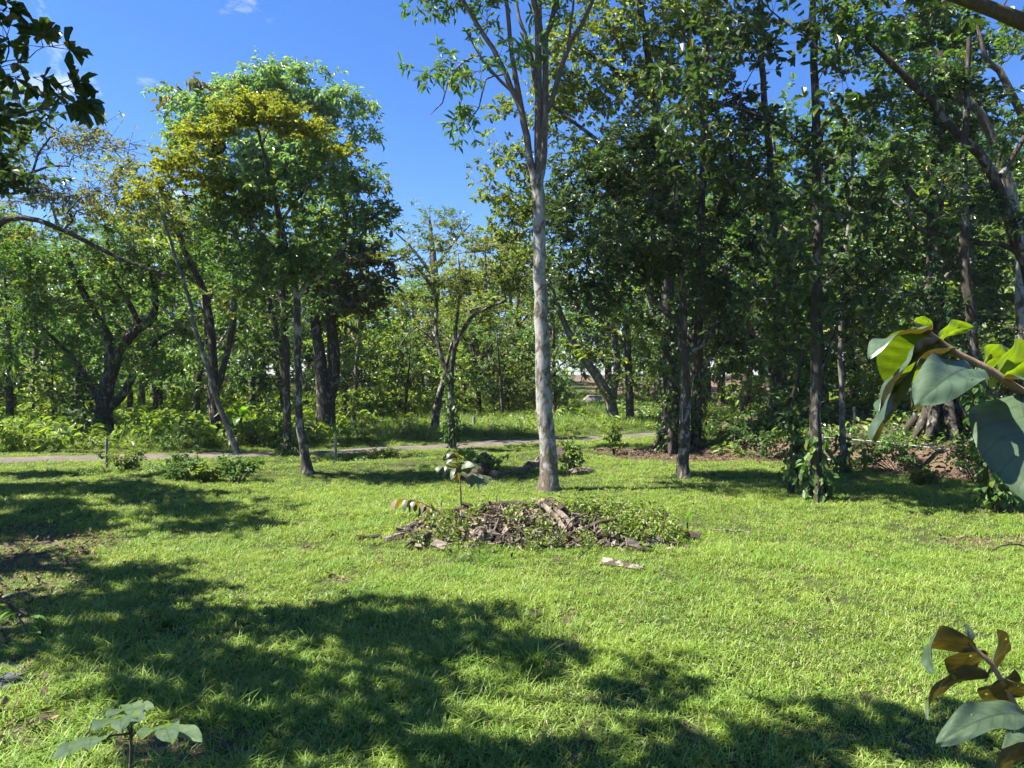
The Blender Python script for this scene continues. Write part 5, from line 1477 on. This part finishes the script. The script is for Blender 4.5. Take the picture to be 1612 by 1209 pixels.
# ------------------------------------------------------------------ posts, fence wire, stones, far things
def post(px, py0, py1, w, label, seed):
    g = G(px, py1)
    h = (py1 - py0) / F * g[1]; r_ = w / F * g[1] / 2
    B = Buf()
    rp = np.random.default_rng(seed)
    zs = np.linspace(-.1, h, 6)
    B.tube([(rp.normal() * .004, rp.normal() * .004, z) for z in zs], [r_ * (1.05 - .1 * z / h) for z in zs], 7, wob=.15, cap=True, seed=seed)
    return tag(obj('fence_post', B.mesh('fence_post', M['post_wood']), None, tuple(g)), label, 'post', 'old wooden fence posts')
post(168, 690, 738, 5, 'weathered grey post before the dark low-forking tree', 601)
post(528, 684, 724, 4.5, 'weathered grey post at the roadside near the massive double trunk', 602)
post(746, 656, 676, 5, 'short dark post stub in the tall grass beyond the road', 603)
post(1345, 640, 668, 5, 'short post on the bright mound beyond the bank', 604)
# the wire along the right bank
B = Buf()
pts = [P(1295, 688, 19.5), P(1320, 690, 19.2), P(1400, 697, 18.6), P(1480, 706, 18.0), P(1530, 709, 17.6)]
wb = pts[0].copy()
op, orr = resample([p - wb for p in pts], [.008] * 5, .3, rng, 0)
B.tube(op, orr, 5)
tag(obj('fence_wire', B.mesh('fence_wire', M['wire'], smooth=True), None, tuple(wb)), 'pale taut fence wire along the red bank in front of the buttressed trunk', 'wire')
for (px, d_, py_), lb in (((1295, 19.5, 684), 'thin fence post hidden behind the straight dark trunk'), ((1531, 17.6, 704), 'thin fence post in the creepers holding the pale wire')):
    x_ = (px - PW / 2) / F * d_; z_ = float(H(x_, d_)); top_ = CH + (HZ - py_) / F * d_
    B = Buf(); B.tube([(0, 0, -.1), (.01, 0, max(.2, top_ - z_))], [.04, .035], 7, wob=.15, cap=True, seed=px)
    tag(obj('fence_post', B.mesh('fence_post', M['post_wood']), None, (x_, d_, z_)), lb, 'post', 'old wooden fence posts')
# slab and rail far along the road
g = G(935, 634)
sl = Buf()
sx, sy, sz = 1.1, 1.6, .5
sl.add(np.array([(-sx, -sy, -.2), (sx, -sy, -.2), (sx, sy, -.2), (-sx, sy, -.2), (-sx * .35, -sy * .7, sz), (sx * .6, -sy * .6, sz * .9), (sx * .6, sy * .6, sz), (-sx * .3, sy * .7, sz)]),
       [(0, 1, 5, 4), (1, 2, 6, 5), (2, 3, 7, 6), (3, 0, 4, 7), (4, 5, 6, 7)])
tag(obj('gravel_heap', sl.mesh('gravel_heap', M['concrete']), None, tuple(g)), 'pale grey gravel heap far down the road', 'heap')
g = np.array([P(930, 600, 82)[0], 82.0, float(H(9, 82))])
fr = thing('far_fence', tuple(g), 'thin white rail fence in the far meadow between the trees', 'fence')
for zz in (.55, 1.15):
    B = Buf(); B.tube([(-7, 0, zz), (7, 0, zz)], [.04, .04], 6, cap=True); obj('rail', B.mesh('rail', M['rail']), fr)
pm = Buf(); pm.tube([(0, 0, -.2), (0, 0, 1.3)], [.08, .08], 6, cap=True); pmm = pm.mesh('post', M['rail'])
for k in range(8): obj('post', pmm, fr, (-7 + 2 * k, 0, 0))
# stones at the left edge
rl = random.Random(33)
def stone(px, py, s, seed, label):
    g = G(px, py); r_ = np.random.default_rng(seed)
    B = Buf()
    nu, nv = 6, 9
    V = []
    for i in range(nu + 1):
        th = math.pi * i / nu
        for j in range(nv):
            ph = 2 * math.pi * j / nv
            k_ = s * (1 + .22 * r_.normal())
            V.append((math.sin(th) * math.cos(ph) * k_, math.sin(th) * math.sin(ph) * k_ * .8, math.cos(th) * k_ * .42 + s * .1))
    ii = np.arange((nu + 1) * nv).reshape(nu + 1, nv)
    q_ = np.stack([ii[:-1], np.roll(ii[:-1], -1, 1), np.roll(ii[1:], -1, 1), ii[1:]], -1).reshape(-1, 4)
    B.add(np.array(V), q_[:, ::-1])
    o = obj('stone', B.mesh('stone', M['stone']), None, tuple(g))
    return tag(o, label, 'stone', 'grey stones on the bare left ground')
for i in range(9):
    stone(rl.uniform(-25, 40), rl.uniform(1045, 1105), rl.uniform(.04, .10), 610 + i, 'flat grey stone in the muddy patch at the left edge')
# termite nest in the golden crown
nb_ = P(343, 231, 18.0)
B = Buf()
V = []
for i in range(9):
    th = math.pi * i / 8
    for j in range(12):
        k_ = .19 * (1 + .12 * rng.normal())
        V.append((math.sin(th) * math.cos(j * math.pi / 6) * k_, math.sin(th) * math.sin(j * math.pi / 6) * k_, math.cos(th) * k_ * .85))
ii = np.arange(9 * 12).reshape(9, 12)
B.add(np.array(V), np.stack([ii[:-1], np.roll(ii[:-1], -1, 1), np.roll(ii[1:], -1, 1), ii[1:]], -1).reshape(-1, 4)[:, ::-1])
tag(obj('termite_nest', B.mesh('termite_nest', M['nest'], smooth=True), None, tuple(nb_)), 'dark round insect nest lodged in the golden layered crown', 'nest')
# ------------------------------------------------------------------ thin morning haze round the whole place
hz_m = bpy.data.materials.new('haze'); hz_m.use_nodes = True
hz_n, hz_l = hz_m.node_tree.nodes, hz_m.node_tree.links
hz_n.clear()
hz_o = hz_n.new('ShaderNodeOutputMaterial'); hz_v = hz_n.new('ShaderNodeVolumePrincipled')
hz_v.inputs['Color'].default_value = (.86, .92, 1.0, 1)
hz_v.inputs['Density'].default_value = .0002
hz_v.inputs['Anisotropy'].default_value = .2
hz_l.new(hz_v.outputs[0], hz_o.inputs['Volume'])
B = Buf()
hx, hy0, hy1, hz0, hz1 = 480, -110, 760, -2.5, 32
B.add(np.array([(x_, y_, z_) for z_ in (hz0, hz1) for y_ in (hy0, hy1) for x_ in (-hx, hx)]), [(0, 2, 3, 1), (4, 5, 7, 6), (0, 1, 5, 4), (2, 6, 7, 3), (0, 4, 6, 2), (1, 3, 7, 5)])
tag(obj('haze', B.mesh('haze', hz_m)), kind='stuff')
_ut = sum(len(m_.loops) - 2 * len(m_.polygons) for m_ in bpy.data.meshes)
print('unique tris', _ut, 'objects', len(C.objects))
